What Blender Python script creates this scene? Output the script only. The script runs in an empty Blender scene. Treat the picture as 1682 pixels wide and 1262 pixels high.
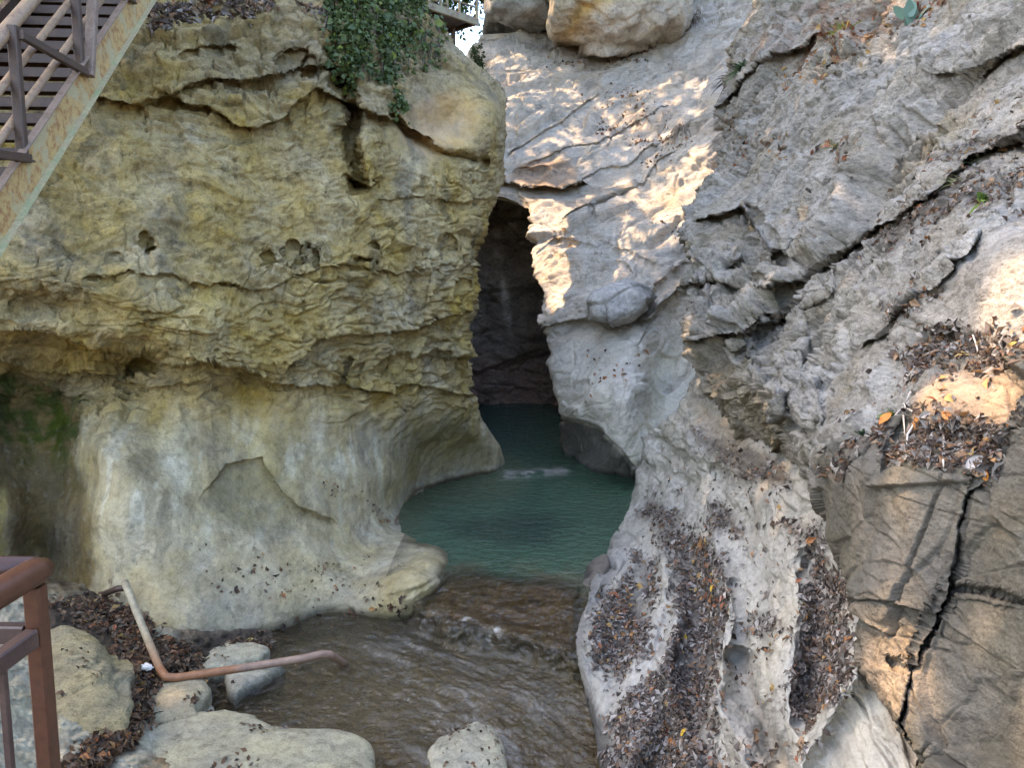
import bpy, math, random
import numpy as np
from mathutils import Vector
random.seed(7); RNG = np.random.default_rng(7)
S = bpy.context.scene
COL = S.collection
F32 = np.float32

# ------------------------------------------------------------------ camera
W0, H0, FPX = 1682.0, 1262.0, 1295.0
PITCH = math.radians(7.2); CH = 3.6
SP, CP = math.sin(PITCH), math.cos(PITCH)
CAM = np.array([0, 0, CH])
cam_d = bpy.data.cameras.new('camera'); cam = bpy.data.objects.new('camera', cam_d); COL.objects.link(cam)
cam.location = (0, 0, CH); cam.rotation_euler = (math.pi/2 - PITCH, 0, 0)
cam_d.sensor_width = 36; cam_d.lens = 36*FPX/W0; cam_d.clip_end = 2000; cam_d.clip_start = .05
S.camera = cam

def rays(px, py):
    xx = (np.asarray(px, float) - W0/2)/FPX; yy = -(np.asarray(py, float) - H0/2)/FPX
    return np.stack([xx, CP + yy*SP, -SP + yy*CP], -1)
def unproj(px, py, D):
    return CAM + rays(px, py)*np.asarray(D, float)[..., None]
def Dz(px, py, z):
    return (z - CH)/rays(px, py)[..., 2]
def project(P):
    P = np.asarray(P, float) - CAM
    d = P[..., 1]*CP - P[..., 2]*SP; u = P[..., 1]*SP + P[..., 2]*CP
    return W0/2 + FPX*P[..., 0]/d, H0/2 - FPX*u/d, d
def V(px, py, D): return Vector(unproj(px, py, D))

# ------------------------------------------------------------------ noise
_p = RNG.permutation(256).astype(np.int32); PERM = np.concatenate([_p, _p, _p])
_g = RNG.normal(size=(256, 3)); _g /= np.linalg.norm(_g, axis=1)[:, None]; GRAD = _g.astype(F32)
RND = RNG.random((256, 8)).astype(F32)
def gnoise(P):
    P = np.asarray(P, F32); i = np.floor(P).astype(np.int32); f = P - i
    w = f*f*f*(f*(f*6 - 15) + 10); i &= 255
    out = 0
    for dx in (0, 1):
        hx = PERM[(i[..., 0] + dx) & 255]; wx = w[..., 0] if dx else 1 - w[..., 0]
        for dy in (0, 1):
            hy = PERM[(hx + i[..., 1] + dy) & 255]; wy = w[..., 1] if dy else 1 - w[..., 1]
            for dz in (0, 1):
                h = PERM[(hy + i[..., 2] + dz) & 255]; wz = w[..., 2] if dz else 1 - w[..., 2]
                g = GRAD[h]
                out = out + (g[..., 0]*(f[..., 0]-dx) + g[..., 1]*(f[..., 1]-dy) + g[..., 2]*(f[..., 2]-dz))*wx*wy*wz
    return out*1.6
def fbm(P, freq, octv=4, gain=.5, ridged=False, off=0.0):
    a, s, out = 1.0, 0.0, 0
    Q = np.asarray(P, F32)*freq + off
    for k in range(octv):
        n = gnoise(Q)
        if ridged: n = 1 - 2*np.abs(n)
        out = out + a*n; s += a; a *= gain; Q = Q*2.03 + 17.3
    return out/s
def facets(P, freq, off=0.0, tilt=1.0):
    """random tilted planes per voronoi cell: returns height and border distance"""
    P = np.asarray(P, F32)*freq + off; i = np.floor(P).astype(np.int32); f = P - i
    b1 = np.full(P.shape[:-1], 9., F32); b2 = b1.copy(); hh = np.zeros_like(b1)
    for dx in (-1, 0, 1):
        hx = PERM[(i[..., 0] + dx) & 255]
        for dy in (-1, 0, 1):
            hy = PERM[(hx + ((i[..., 1] + dy) & 255)) & 255]
            for dz in (-1, 0, 1):
                h = PERM[(hy + ((i[..., 2] + dz) & 255)) & 255]; r = RND[h]
                vx = f[..., 0] - dx - r[..., 0]; vy = f[..., 1] - dy - r[..., 1]; vz = f[..., 2] - dz - r[..., 2]
                d = vx*vx + vy*vy + vz*vz
                g = GRAD[h]
                val = (r[..., 3] - .5) + tilt*(g[..., 0]*vx + g[..., 1]*vy + g[..., 2]*vz)
                m = d < b1
                b2 = np.where(m, b1, np.minimum(b2, d)); hh = np.where(m, val, hh); b1 = np.where(m, d, b1)
    return hh, np.sqrt(b2) - np.sqrt(b1)
def billow(P, freq, octv=4, gain=.5, off=0.0): return -fbm(P, freq, octv, gain, True, off)
def blocks(P, freq, off=0.0, tilt=1.0, gap=.10):
    """tilted blocks parted by narrow joints"""
    h, e = facets(P, freq, off, tilt); k = sstep(0., gap, e); return h*k - .35*(1 - k)
def cracks(P, freq, off=0.0, w=.035, octv=3):
    """thin wandering joints: 1 on the joint, 0 away from it"""
    n = fbm(P, freq, octv, .55, off=off); return np.exp(-(n/w)**2)
def dwarp(P, f, a, off=0.0):
    return P + a*np.stack([fbm(P, f, 3, off=off), fbm(P, f, 3, off=off+13), fbm(P, f, 3, off=off+29)], -1)
def sstep(a, b, x):
    t = np.clip((x - a)/(b - a), 0, 1); return t*t*(3 - 2*t)
def strata(P, deg, st=1.0, ydip=0.0):
    """coordinates along / across layers that climb to the right by deg in the picture plane"""
    a = math.radians(deg); c, s = math.cos(a), math.sin(a)
    X, Y, Z = P[..., 0], P[..., 1], P[..., 2]
    return np.stack([(X*c + Z*s)/st, Y/st, -X*s + Z*c + ydip*Y], -1)

def polydist(px, py, poly):
    """distance in px to a polyline, and signed side (>0 below/right of it)"""
    best = np.full(px.shape, 1e9, F32); side = np.zeros(px.shape, F32)
    for (x0, y0), (x1, y1) in zip(poly[:-1], poly[1:]):
        dx, dy = x1-x0, y1-y0; L2 = dx*dx + dy*dy
        t = np.clip(((px-x0)*dx + (py-y0)*dy)/L2, 0, 1)
        d = np.hypot(px - x0 - t*dx, py - y0 - t*dy)
        sgn = np.sign(dx*(py-y0) - dy*(px-x0))
        m = d < best; best = np.where(m, d, best); side = np.where(m, sgn, side)
    return best, side
def polymask(px, py, poly, soft=10.):
    n = len(poly); ins = np.zeros(px.shape, bool)
    for k in range(n):
        (x0, y0), (x1, y1) = poly[k], poly[(k+1) % n]
        if y0 == y1: continue
        c = ((y0 > py) != (y1 > py)) & (px < (x1-x0)*(py-y0)/(y1-y0) + x0); ins ^= c
    d, _ = polydist(px, py, list(poly) + [poly[0]])
    return sstep(-soft, soft, np.where(ins, d, -d))
def ell(px, py, cx, cy, rx, ry, rot=0):
    c, s = math.cos(math.radians(rot)), math.sin(math.radians(rot))
    u = ((px-cx)*c + (py-cy)*s)/rx; v = (-(px-cx)*s + (py-cy)*c)/ry
    return u*u + v*v
def blob(px, py, *a): return np.exp(-1.2*ell(px, py, *a))

def tps(pts):
    """thin plate spline over inverse depth (planes stay planes)"""
    A = np.array(pts, float); xy = A[:, :2]/1000; v = 1/A[:, 2]; n = len(A)
    def U(r2): return r2*np.log(r2 + 1e-12)
    K = U(((xy[:, None] - xy[None])**2).sum(-1)) + np.eye(n)*2e-4
    Pm = np.concatenate([np.ones((n, 1)), xy], 1)
    M = np.block([[K, Pm], [Pm.T, np.zeros((3, 3))]])
    w = np.linalg.solve(M, np.concatenate([v, np.zeros(3)]))
    def ev(px, py):
        sh = px.shape; q = np.stack([px.ravel(), py.ravel()], -1)/1000; out = np.empty(len(q))
        for s in range(0, len(q), 40000):
            b = q[s:s+40000]; r2 = ((b[:, None] - xy[None])**2).sum(-1)
            out[s:s+40000] = U(r2) @ w[:n] + w[n] + b @ w[n+1:]
        return 1/np.maximum(out.reshape(sh), 1e-3)
    return ev

# ------------------------------------------------------------------ mesh helpers
def new_obj(name, me, parent=None):
    o = bpy.data.objects.new(name, me); COL.objects.link(o)
    if parent: o.parent = parent
    return o
def tag(o, label=None, cat=None, group=None, kind=None):
    if label: o['label'] = label
    if cat: o['category'] = cat
    if group: o['group'] = group
    if kind: o['kind'] = kind
    return o
def empty(name, loc, label, cat, group=None):
    o = bpy.data.objects.new(name, None); COL.objects.link(o); o.location = loc; o.empty_display_size = .2
    return tag(o, label, cat, group)
def mesh_arrays(name, verts, faces_flat, counts, mat=None, col=None, smooth=True):
    me = bpy.data.meshes.new(name); verts = np.asarray(verts, F32).reshape(-1, 3)
    me.vertices.add(len(verts)); me.vertices.foreach_set('co', verts.ravel())
    faces_flat = np.asarray(faces_flat, np.int32).ravel(); counts = np.asarray(counts, np.int32)
    me.loops.add(len(faces_flat)); me.loops.foreach_set('vertex_index', faces_flat)
    me.polygons.add(len(counts)); st = np.zeros(len(counts), np.int32); st[1:] = np.cumsum(counts)[:-1]
    me.polygons.foreach_set('loop_start', st); me.polygons.foreach_set('loop_total', counts)
    me.update(calc_edges=True); me.validate()
    me.polygons.foreach_set('use_smooth', np.full(len(me.polygons), smooth))
    if col is not None:
        at = me.color_attributes.new('Col', 'FLOAT_COLOR', 'POINT')
        c = np.ones((len(verts), 4), F32); c[:, :col.shape[-1]] = np.asarray(col, F32).reshape(len(verts), -1)
        at.data.foreach_set('color', c.ravel())
    if mat: me.materials.append(mat)
    return me
def grid_mesh(name, P, mat, col=None, flip=False):
    r, c = P.shape[:2]; idx = np.arange(r*c).reshape(r, c)
    q = np.stack([idx[:-1, :-1], idx[1:, :-1], idx[1:, 1:], idx[:-1, 1:]], -1).reshape(-1, 4)
    if flip: q = q[:, ::-1]
    return mesh_arrays(name, P, q, np.full(len(q), 4), mat, col)

class MB:
    """collects boxes, bars and tubes into ONE mesh"""
    def __init__(s): s.v, s.f, s.n = [], [], 0
    def add(s, verts, faces):
        s.v += [tuple(x) for x in verts]; s.f += [tuple(i + s.n for i in f) for f in faces]; s.n += len(verts); return s
    def bar(s, a, b, w, h, up=(0, 0, 1), bev=.12):
        """rectangular bar a->b, w across, h along up, with chamfered long edges"""
        a, b = Vector(a), Vector(b); d = (b-a).normalized(); up = Vector(up)
        x = d.cross(up)
        if x.length < 1e-4: x = d.cross(Vector((1, 0, 0)))
        x.normalize(); y = x.cross(d).normalized(); k = min(w, h)*bev
        prof = [(-w/2+k, -h/2), (w/2-k, -h/2), (w/2, -h/2+k), (w/2, h/2-k), (w/2-k, h/2), (-w/2+k, h/2), (-w/2, h/2-k), (-w/2, -h/2+k)]
        vs = [p + x*u + y*v for p in (a, b) for u, v in prof]; n = 8
        fs = [(i, (i+1) % n, n+(i+1) % n, n+i) for i in range(n)] + [tuple(range(n))[::-1], tuple(range(n, 2*n))]
        return s.add(vs, fs)
    def profile(s, a, b, prof, x, y):
        a, b, x, y = map(Vector, (a, b, x, y)); n = len(prof)
        vs = [p + x*u + y*v for p in (a, b) for u, v in prof]
        fs = [(i, (i+1) % n, n+(i+1) % n, n+i) for i in range(n)] + [tuple(range(n))[::-1], tuple(range(n, 2*n))]
        return s.add(vs, fs)
    def tube(s, pts, rad, n=10, cap=True):
        pts = [Vector(p) for p in pts]; m = len(pts); rad = rad if hasattr(rad, '__len__') else [rad]*m
        ref = None; rings = []
        for i, p in enumerate(pts):
            d = (pts[min(i+1, m-1)] - pts[max(i-1, 0)]).normalized()
            if ref is None: ref = d.orthogonal().normalized()
            ref = (ref - d*ref.dot(d)).normalized(); q = d.cross(ref)
            rings.append([p + (ref*math.cos(2*math.pi*k/n) + q*math.sin(2*math.pi*k/n))*rad[i] for k in range(n)])
        vs = [v for r in rings for v in r]
        fs = [(i*n+k, i*n+(k+1) % n, (i+1)*n+(k+1) % n, (i+1)*n+k) for i in range(m-1) for k in range(n)]
        if cap: fs += [tuple(range(n))[::-1], tuple(range((m-1)*n, m*n))]
        return s.add(vs, fs)
    def build(s, name, mat, parent=None, smooth=False):
        me = bpy.data.meshes.new(name); me.from_pydata(s.v, [], s.f); me.update()
        me.polygons.foreach_set('use_smooth', [smooth]*len(me.polygons))
        if mat: me.materials.append(mat)
        o = new_obj(name, me)
        if parent:
            o.parent = parent
            me.transform(__import__('mathutils').Matrix.Translation(-world_loc(parent)))
        return o
def world_loc(o):
    l = Vector(o.location)
    while o.parent: o = o.parent; l += Vector(o.location)
    return l

# ------------------------------------------------------------------ materials
def nt_new(name):
    m = bpy.data.materials.new(name); m.use_nodes = True; nt = m.node_tree; nt.nodes.clear()
    out = nt.nodes.new('ShaderNodeOutputMaterial'); return m, nt, out
def N(nt, t, **kw):
    n = nt.nodes.new(t)
    for k, v in kw.items():
        if k in n.inputs: n.inputs[k].default_value = v
        else: setattr(n, k, v)
    return n
def noise_node(nt, co, scale, detail=6, rough=.6, stretch=None):
    if stretch:
        mp = N(nt, 'ShaderNodeMapping'); mp.inputs['Scale'].default_value = stretch[:3]
        if len(stretch) > 3: mp.inputs['Rotation'].default_value = stretch[3]
        nt.links.new(co, mp.inputs['Vector']); co = mp.outputs['Vector']
    n = N(nt, 'ShaderNodeTexNoise', Scale=scale, Detail=detail, Roughness=rough); nt.links.new(co, n.inputs['Vector']); return n.outputs['Fac']
def ramp(nt, fac, stops):
    r = N(nt, 'ShaderNodeValToRGB'); e = r.color_ramp.elements
    while len(e) < len(stops): e.new(.5)
    for k, (p, c) in enumerate(stops):
        e[k].position = p; e[k].color = (c, c, c, 1) if not hasattr(c, '__len__') else (*c, 1)
    nt.links.new(fac, r.inputs['Fac']); return r.outputs['Color']
def mul(nt, a, b, fac=1.0, mode='MULTIPLY'):
    m = N(nt, 'ShaderNodeMix', data_type='RGBA', blend_type=mode); 
    if hasattr(fac, 'is_linked'): nt.links.new(fac, m.inputs[0])
    else: m.inputs[0].default_value = fac
    nt.links.new(a, m.inputs[6]); nt.links.new(b, m.inputs[7]); return m.outputs[2]

def rock_mat(name, fine=38., bump=.5, dist=.02, speck=.35, rough=.9, stretch=None, big=(.75, 1.2), veins=0.0):
    m, nt, out = nt_new(name); co = N(nt, 'ShaderNodeTexCoord').outputs['Object']
    an = N(nt, 'ShaderNodeAttribute', attribute_name='Col'); at = an.outputs['Color']; gr = an.outputs['Alpha']
    n1 = noise_node(nt, co, 2.3, 8, .62); n2 = noise_node(nt, co, fine*.4, 8, .7, stretch); n3 = noise_node(nt, co, fine*2.2, 5, .65)
    c = mul(nt, at, ramp(nt, n1, [(.25, big[0]), (.75, big[1])]))
    c = mul(nt, c, fac=gr, b=ramp(nt, n2, [(.32, 1 - speck), (.55, 1.0), (.75, 1 + speck*.35)]))
    c = mul(nt, c, fac=gr, b=ramp(nt, n3, [(.3, 1 - speck*.8), (.5, 1.), (.72, 1 + speck*.3)]))
    n5 = noise_node(nt, co, fine*.16, 10, .72, stretch); c = mul(nt, c, fac=gr, b=ramp(nt, n5, [(.34, 1 - speck*1.1), (.44, 1.0), (.62, 1.0), (.74, 1 + speck*.35)]))
    hsv = N(nt, 'ShaderNodeHueSaturation'); n4 = noise_node(nt, co, 1.1, 4, .6)
    mr = N(nt, 'ShaderNodeMapRange'); nt.links.new(n4, mr.inputs['Value'])
    for k, v in (('From Min', .3), ('From Max', .7), ('To Min', .75), ('To Max', 1.25)): mr.inputs[k].default_value = v
    nt.links.new(mr.outputs['Result'], hsv.inputs['Saturation']); nt.links.new(c, hsv.inputs['Color']); c = hsv.outputs['Color']
    b = N(nt, 'ShaderNodeBsdfPrincipled', Roughness=rough); b.inputs['Specular IOR Level'].default_value = .25
    nt.links.new(c, b.inputs['Base Color'])
    ad = N(nt, 'ShaderNodeMath', operation='ADD'); m5 = N(nt, 'ShaderNodeMath', operation='MULTIPLY_ADD'); nt.links.new(n5, m5.inputs[0]); m5.inputs[1].default_value = 2.2; nt.links.new(n2, m5.inputs[2]); nt.links.new(m5.outputs[0], ad.inputs[0])
    m3 = N(nt, 'ShaderNodeMath', operation='MULTIPLY'); nt.links.new(n3, m3.inputs[0]); m3.inputs[1].default_value = .55
    nt.links.new(m3.outputs[0], ad.inputs[1])
    bp = N(nt, 'ShaderNodeBump', Strength=bump, Distance=dist); gm = N(nt, 'ShaderNodeMath', operation='MULTIPLY'); gm.inputs[1].default_value = bump; nt.links.new(gr, gm.inputs[0]); nt.links.new(gm.outputs[0], bp.inputs['Strength']); nt.links.new(ad.outputs[0], bp.inputs['Height']); nt.links.new(bp.outputs['Normal'], b.inputs['Normal'])
    nt.links.new(b.outputs[0], out.inputs[0]); return m
def leaf_mat(name, trans=.25, rough=.7):
    m, nt, out = nt_new(name)
    at = N(nt, 'ShaderNodeAttribute', attribute_name='Col').outputs['Color']
    b = N(nt, 'ShaderNodeBsdfPrincipled', Roughness=rough); b.inputs['Specular IOR Level'].default_value = .3
    t = N(nt, 'ShaderNodeBsdfTranslucent'); mx = N(nt, 'ShaderNodeMixShader'); mx.inputs[0].default_value = trans
    nt.links.new(at, b.inputs['Base Color']); nt.links.new(at, t.inputs['Color'])
    nt.links.new(b.outputs[0], mx.inputs[1]); nt.links.new(t.outputs[0], mx.inputs[2]); nt.links.new(mx.outputs[0], out.inputs[0]); return m
def metal_paint(name, base, rust, amount=.5, rough=.55, scale=9., extra=None, bump=.25):
    m, nt, out = nt_new(name); co = N(nt, 'ShaderNodeTexCoord').outputs['Object']
    n1 = noise_node(nt, co, scale, 8, .68); n2 = noise_node(nt, co, scale*6, 5, .7)
    mx = N(nt, 'ShaderNodeMix', data_type='RGBA'); mx.inputs[6].default_value = (*base, 1); mx.inputs[7].default_value = (*rust, 1)
    nt.links.new(ramp(nt, n1, [(max(.01, .62-amount*.3), 0.), (min(.99, .7-amount*.2), 1.)]), mx.inputs[0]); c = mx.outputs[2]
    if extra:
        m2 = N(nt, 'ShaderNodeMix', data_type='RGBA'); m2.inputs[7].default_value = (*extra, 1); nt.links.new(c, m2.inputs[6])
        nt.links.new(ramp(nt, noise_node(nt, co, scale*.35, 6, .6), [(.5, 0.), (.58, 1.)]), m2.inputs[0]); c = m2.outputs[2]
    c = mul(nt, c, ramp(nt, n2, [(.3, .7), (.6, 1.05)]))
    b = N(nt, 'ShaderNodeBsdfPrincipled', Roughness=rough); nt.links.new(c, b.inputs['Base Color'])
    bp = N(nt, 'ShaderNodeBump', Strength=bump, Distance=.004); nt.links.new(n2, bp.inputs['Height']); nt.links.new(bp.outputs['Normal'], b.inputs['Normal'])
    nt.links.new(b.outputs[0], out.inputs[0]); return m

M_LEFT = rock_mat('ochre_cliff_rock', 26, .9, .04, .5)
M_SLOPE = rock_mat('pale_slope_rock', 20, .9, .05, .30, stretch=(1, 1, 2.2, (0, .6, 0)))
M_RIGHT = rock_mat('grey_cliff_rock', 30, .9, .035, .5, stretch=(1, 1, 2.0, (0, .6, 0)))
M_APRON = rock_mat('pale_worn_rock', 32, .7, .025, .42)
M_STONE = rock_mat('boulder_rock', 30, .8, .03, .42)
M_BED = rock_mat('brown_bed_rock', 20, .5, .03, .4)
M_SOIL = rock_mat('dark_litter_soil', 40, .9, .03, .5)
M_LEAF = leaf_mat('dry_leaf', .15, .75)
M_GREEN = leaf_mat('green_leaf', .25, .45)
M_BARK = rock_mat('bark', 20, .8, .02, .4)

# ------------------------------------------------------------------ rock sheets
class Sheet: pass
def interp_edge(tab):
    t = np.array(tab, float); return lambda y: np.interp(y, t[:, 0], t[:, 1])
def make_sheet(name, pts, ys, left, right, mat, detail, colour, ncol, skirt=None, rnd=None, sculpt=None, nsk=16):
    """ys: rows (photo rows); left/right: functions of the row; skirt: (side, function of P -> offset direction, length)"""
    ev = tps(pts)
    Yg = np.repeat(ys[:, None], ncol, 1); t = np.linspace(0, 1, ncol)[None]
    L, R = left(ys)[:, None], right(ys)[:, None]; Xg = L + (R - L)*t
    D = ev(Xg, Yg)
    for side, w, amt in (rnd or []):
        s = (R - Xg) if side == 'r' else (Xg - L)
        D = D + amt*(1 - np.sqrt(np.clip(1 - np.clip(1 - s/w, 0, 1)**2, 0, 1)))
    if sculpt is not None: D = D - sculpt(Xg, Yg)
    P = unproj(Xg, Yg, D)
    nL = nR = 0
    for side, dirf, length in (skirt or []):
        j = (np.arange(1, nsk+1)/nsk)**1.4
        e = P[:, -1] if side == 'r' else P[:, 0]
        o = e[:, None] + dirf(e)[:, None]*(length*j)[None, :, None]
        xe = np.repeat((Xg[:, -1:] if side == 'r' else Xg[:, :1]), nsk, 1); ye = np.repeat(Yg[:, :1], nsk, 1)
        if side == 'r': P = np.concatenate([P, o], 1); Xg = np.concatenate([Xg, xe], 1); Yg = np.concatenate([Yg, ye], 1); nR = nsk
        else: P = np.concatenate([o[:, ::-1], P], 1); Xg = np.concatenate([xe, Xg], 1); Yg = np.concatenate([ye, Yg], 1); nL = nsk
    du = np.gradient(P, axis=1); dv = np.gradient(P, axis=0); n = np.cross(du, dv); 
    n /= np.linalg.norm(n, axis=-1)[..., None] + 1e-9
    # smooth normals a little so relief does not tear
    for _ in range(6):
        n[1:-1] = (n[:-2] + n[1:-1]*2 + n[2:])/4; n[:, 1:-1] = (n[:, :-2] + n[:, 1:-1]*2 + n[:, 2:])/4
    n /= np.linalg.norm(n, axis=-1)[..., None] + 1e-9
    tocam = CAM - P
    if (np.sum(n*tocam, -1) > 0).mean() < .5: n = -n; flip = True
    else: flip = False
    h = detail(P, Xg, Yg)
    st = np.linalg.norm(np.gradient(P, axis=0), axis=-1)/(np.gradient(ys)[:, None]*np.linalg.norm(P - CAM, axis=-1)/FPX); h = h*np.clip(3.0/st, .3, 1)
    P2 = P + n*h[..., None]
    du = np.gradient(P2, axis=1); dv = np.gradient(P2, axis=0); n2 = np.cross(du, dv); n2 /= np.linalg.norm(n2, axis=-1)[..., None] + 1e-9
    if flip: n2 = -n2
    col = colour(P2, Xg, Yg, h, n2)
    me = grid_mesh(name, P2, mat, np.clip(col, 0.005, .95), flip)
    o = new_obj(name, me); tag(o, kind='structure')
    sh = Sheet(); sh.P, sh.N, sh.X, sh.Y, sh.ys, sh.obj = P2, n2, Xg, Yg, ys, o; sh.c0, sh.c1 = nL, Xg.shape[1] - nR
    return sh
def at(sh, px, py):
    r = int(np.clip(np.searchsorted(sh.ys, py), 0, len(sh.ys)-1))
    row = sh.X[r, sh.c0:sh.c1]; c = int(np.clip(np.searchsorted(row, px), 0, len(row)-1)) + sh.c0
    return sh.P[r, c], sh.N[r, c]
def at_many(sh, px, py):
    r = np.clip(np.searchsorted(sh.ys, py), 0, len(sh.ys)-1)
    lo, hi = sh.X[r, sh.c0], sh.X[r, sh.c1-1]; nc = sh.c1 - sh.c0
    c = np.clip(np.round((px-lo)/(hi-lo)*(nc-1)), 0, nc-1).astype(int) + sh.c0
    return sh.P[r, c], sh.N[r, c], (px >= lo) & (px <= hi)
def C(*c): return np.array(c, float)
def lerp(a, b, t): return a + (b - a)*np.asarray(t)[..., None]
def horiz(ax, ay, az=0):
    v = np.array([ax, ay, az], float); v /= np.linalg.norm(v)
    return lambda e: np.repeat(v[None], len(e), 0)
ZONE_APRON = [([(990,970),(1040,955),(1068,1000),(1062,1060),(1020,1100),(975,1092),(962,1040)], 1900), ([(1036,905),(1070,918),(1074,985),(1045,980)], 700),
    ([(1066,826),(1110,846),(1180,915),(1196,1000),(1178,1060),(1168,1130),(1166,1200),(1172,1290),(985,1290),(1010,1170),(1050,1120),(1096,1080),(1112,1000),(1096,900)], 8200),
    ([(1330,930),(1382,950),(1394,1050),(1388,1110),(1330,1180),(1306,1150),(1332,1060)], 4000), ([(1225,1008),(1262,1002),(1280,1025),(1240,1045)], 160), ([(1040,835),(1075,800),(1090,850),(1060,870)], 260), ([(1150,820),(1200,830),(1215,870),(1170,880)], 240), ([(1285,850),(1340,860),(1370,930),(1320,930)], 260), ([(1130,700),(1260,740),(1300,800),(1200,800)], 320)]
ZONE_CLIFF = [([(1465,745),(1500,690),(1560,692),(1648,712),(1622,772),(1560,765)], 2300), ([(1470,580),(1530,542),(1580,548),(1700,575),(1690,605),(1540,590),(1490,615)], 1500),
    ([(1340,775),(1440,690),(1455,700),(1370,780)], 330), ([(1420,405),(1560,295),(1700,250),(1700,285),(1565,345),(1440,430)], 1500), ([(1500,250),(1560,240),(1700,180),(1700,215),(1560,270)], 400), ([(1440,490),(1540,480),(1530,510),(1450,520)], 260)]
def debris(c, P, px, py, zones, amt):
    wx, wy = warp(px, py, 34, .02, off=7.); n = fbm(P, 14, 3, .6)*.5 + .5; d = lerp(C(.055, .045, .036), C(.15, .125, .10), n)
    for poly, k in zones:
        lo, hi = np.array(poly).min(0) - 60, np.array(poly).max(0) + 60; b = (px > lo[0]) & (px < hi[0]) & (py > lo[1]) & (py < hi[1])
        if b.any(): m = np.zeros(px.shape); m[b] = polymask(wx[b], wy[b], poly, 18.)**1.6; c = lerp(c, d, m*amt*sstep(.25, .55, n + .25*m))
    return c
def wetline(c, P, zmax=0.):
    zw = np.minimum(np.where((P[..., 1] > 9.3) & (P[..., 0] > -1.55), 0., -.34), zmax); w_ = sstep(.13, .02, P[..., 2] - zw + .05*fbm(P, 2.5, 3)); return c*(1 - .6*w_[..., None])
# ================================================================== LEFT CLIFF
def warp(px, py, amp, f, P=None, off=0.):
    Q = np.stack([px*f, py*f, np.full(px.shape, off)], -1)
    return px + amp*fbm(Q, 1, 6, .6), py + amp*fbm(Q + 31.7, 1, 6, .6)
def groove(px, py, poly, depth, w):
    d, _ = polydist(px, py, poly); return -depth*np.exp(-(d/w)**2)
def ledge(px, py, poly, out, wu, rec, wd, fade=40.):
    """rock above the line stands out, rock below it is set back (line drawn left to right)"""
    d, s = polydist(px, py, poly)
    e = np.minimum(sstep(poly[0][0]-fade, poly[0][0]+fade*.3, px), 1 - sstep(poly[-1][0]-fade*.3, poly[-1][0]+fade, px))
    return np.where(s < 0, out*np.exp(-d/wu), -rec*np.exp(-d/wd))*e

edgeL = interp_edge([(-320, 560), (-60, 640), (0, 688), (20, 702), (60, 737), (100, 776), (112, 800), (130, 822), (165, 834), (230, 836), (290, 831), (330, 814), (390, 799), (440, 791), (470, 792), (520, 783), (560, 775), (600, 778), (640, 780), (680, 790), (710, 805), (735, 824), (755, 830), (775, 831), (800, 834), (900, 834), (1120, 834)])
ptsL = [(830,775,15.2),(800,780,15.1),(760,787,14.7),(700,806,13.9),(662,838,12.8),(665,868,11.8),(700,890,11.1),(738,915,10.45),(722,962,9.6),(690,1000,9.35),(640,1002,9.3),(590,992,9.5),(540,1010,9.5),(490,1034,9.2),(440,1048,8.95),(350,1060,8.6),(270,1075,8.3),
 (440,1110,9.2),(540,1080,9.8),(660,1060,9.7),(270,1140,8.8),(745,985,10.8),(834,860,15.4),(700,850,13.6),(834,980,14.5),(834,1110,13),(690,1110,10.),
 (620,830,11.5),(600,900,10.7),(500,900,9.8),(400,900,9.4),(300,900,9.05),(200,900,8.9),(600,955,9.9),(400,1000,9.0),(250,1000,8.55),(180,930,8.95),
 (640,780,11.9),(640,700,11.95),(665,760,12.7),(690,740,13.4),(730,740,14.0),(690,790,13.6),(760,740,14.5),(550,750,10.9),(450,750,10.2),(350,750,9.8),(250,750,9.4),(165,750,9.2),(160,850,8.95),(710,690,12.8),(760,690,13.6),
 (125,800,9.7),(80,750,10.0),(40,700,10.0),(60,900,9.9),(110,980,9.4),(0,720,9.6),(10,850,9.2),(-30,900,8.9),(-150,900,8.7),
 (0,575,9.0),(60,590,9.5),(200,605,9.9),(400,640,10.15),(550,650,10.8),(680,640,12.1),(760,640,13.1),
 (0,500,8.2),(100,520,8.5),(200,550,8.8),(300,575,9.1),(400,590,9.6),(500,600,10.2),(600,580,11.0),
 (0,400,8.3),(200,400,8.9),(400,400,9.6),(600,400,10.8),(750,400,12.2),(780,500,12.9),(700,540,12.0),(700,300,11.7),(800,300,12.8),
 (200,200,9.3),(400,200,10),(560,200,10.7),(700,200,11.7),(800,200,12.5),(830,200,13.0),(400,50,10.5),(600,50,11.4),(200,50,9.8),(700,60,12.6),(400,-120,11.7),(0,-120,9.9),(600,-120,12.9),(0,200,8.7),(750,110,12.8),(-150,300,8.0),(-150,-120,9.0),(-150,700,9.0),(-150,1050,9.0),(400,-300,13.2),(0,-300,11.5),(-300,400,7.6),(-300,-300,9.5),(-300,1100,8.8),
 (790,620,13.6),(800,720,14.6),(820,755,15.1),(780,560,13.2)]
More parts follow.
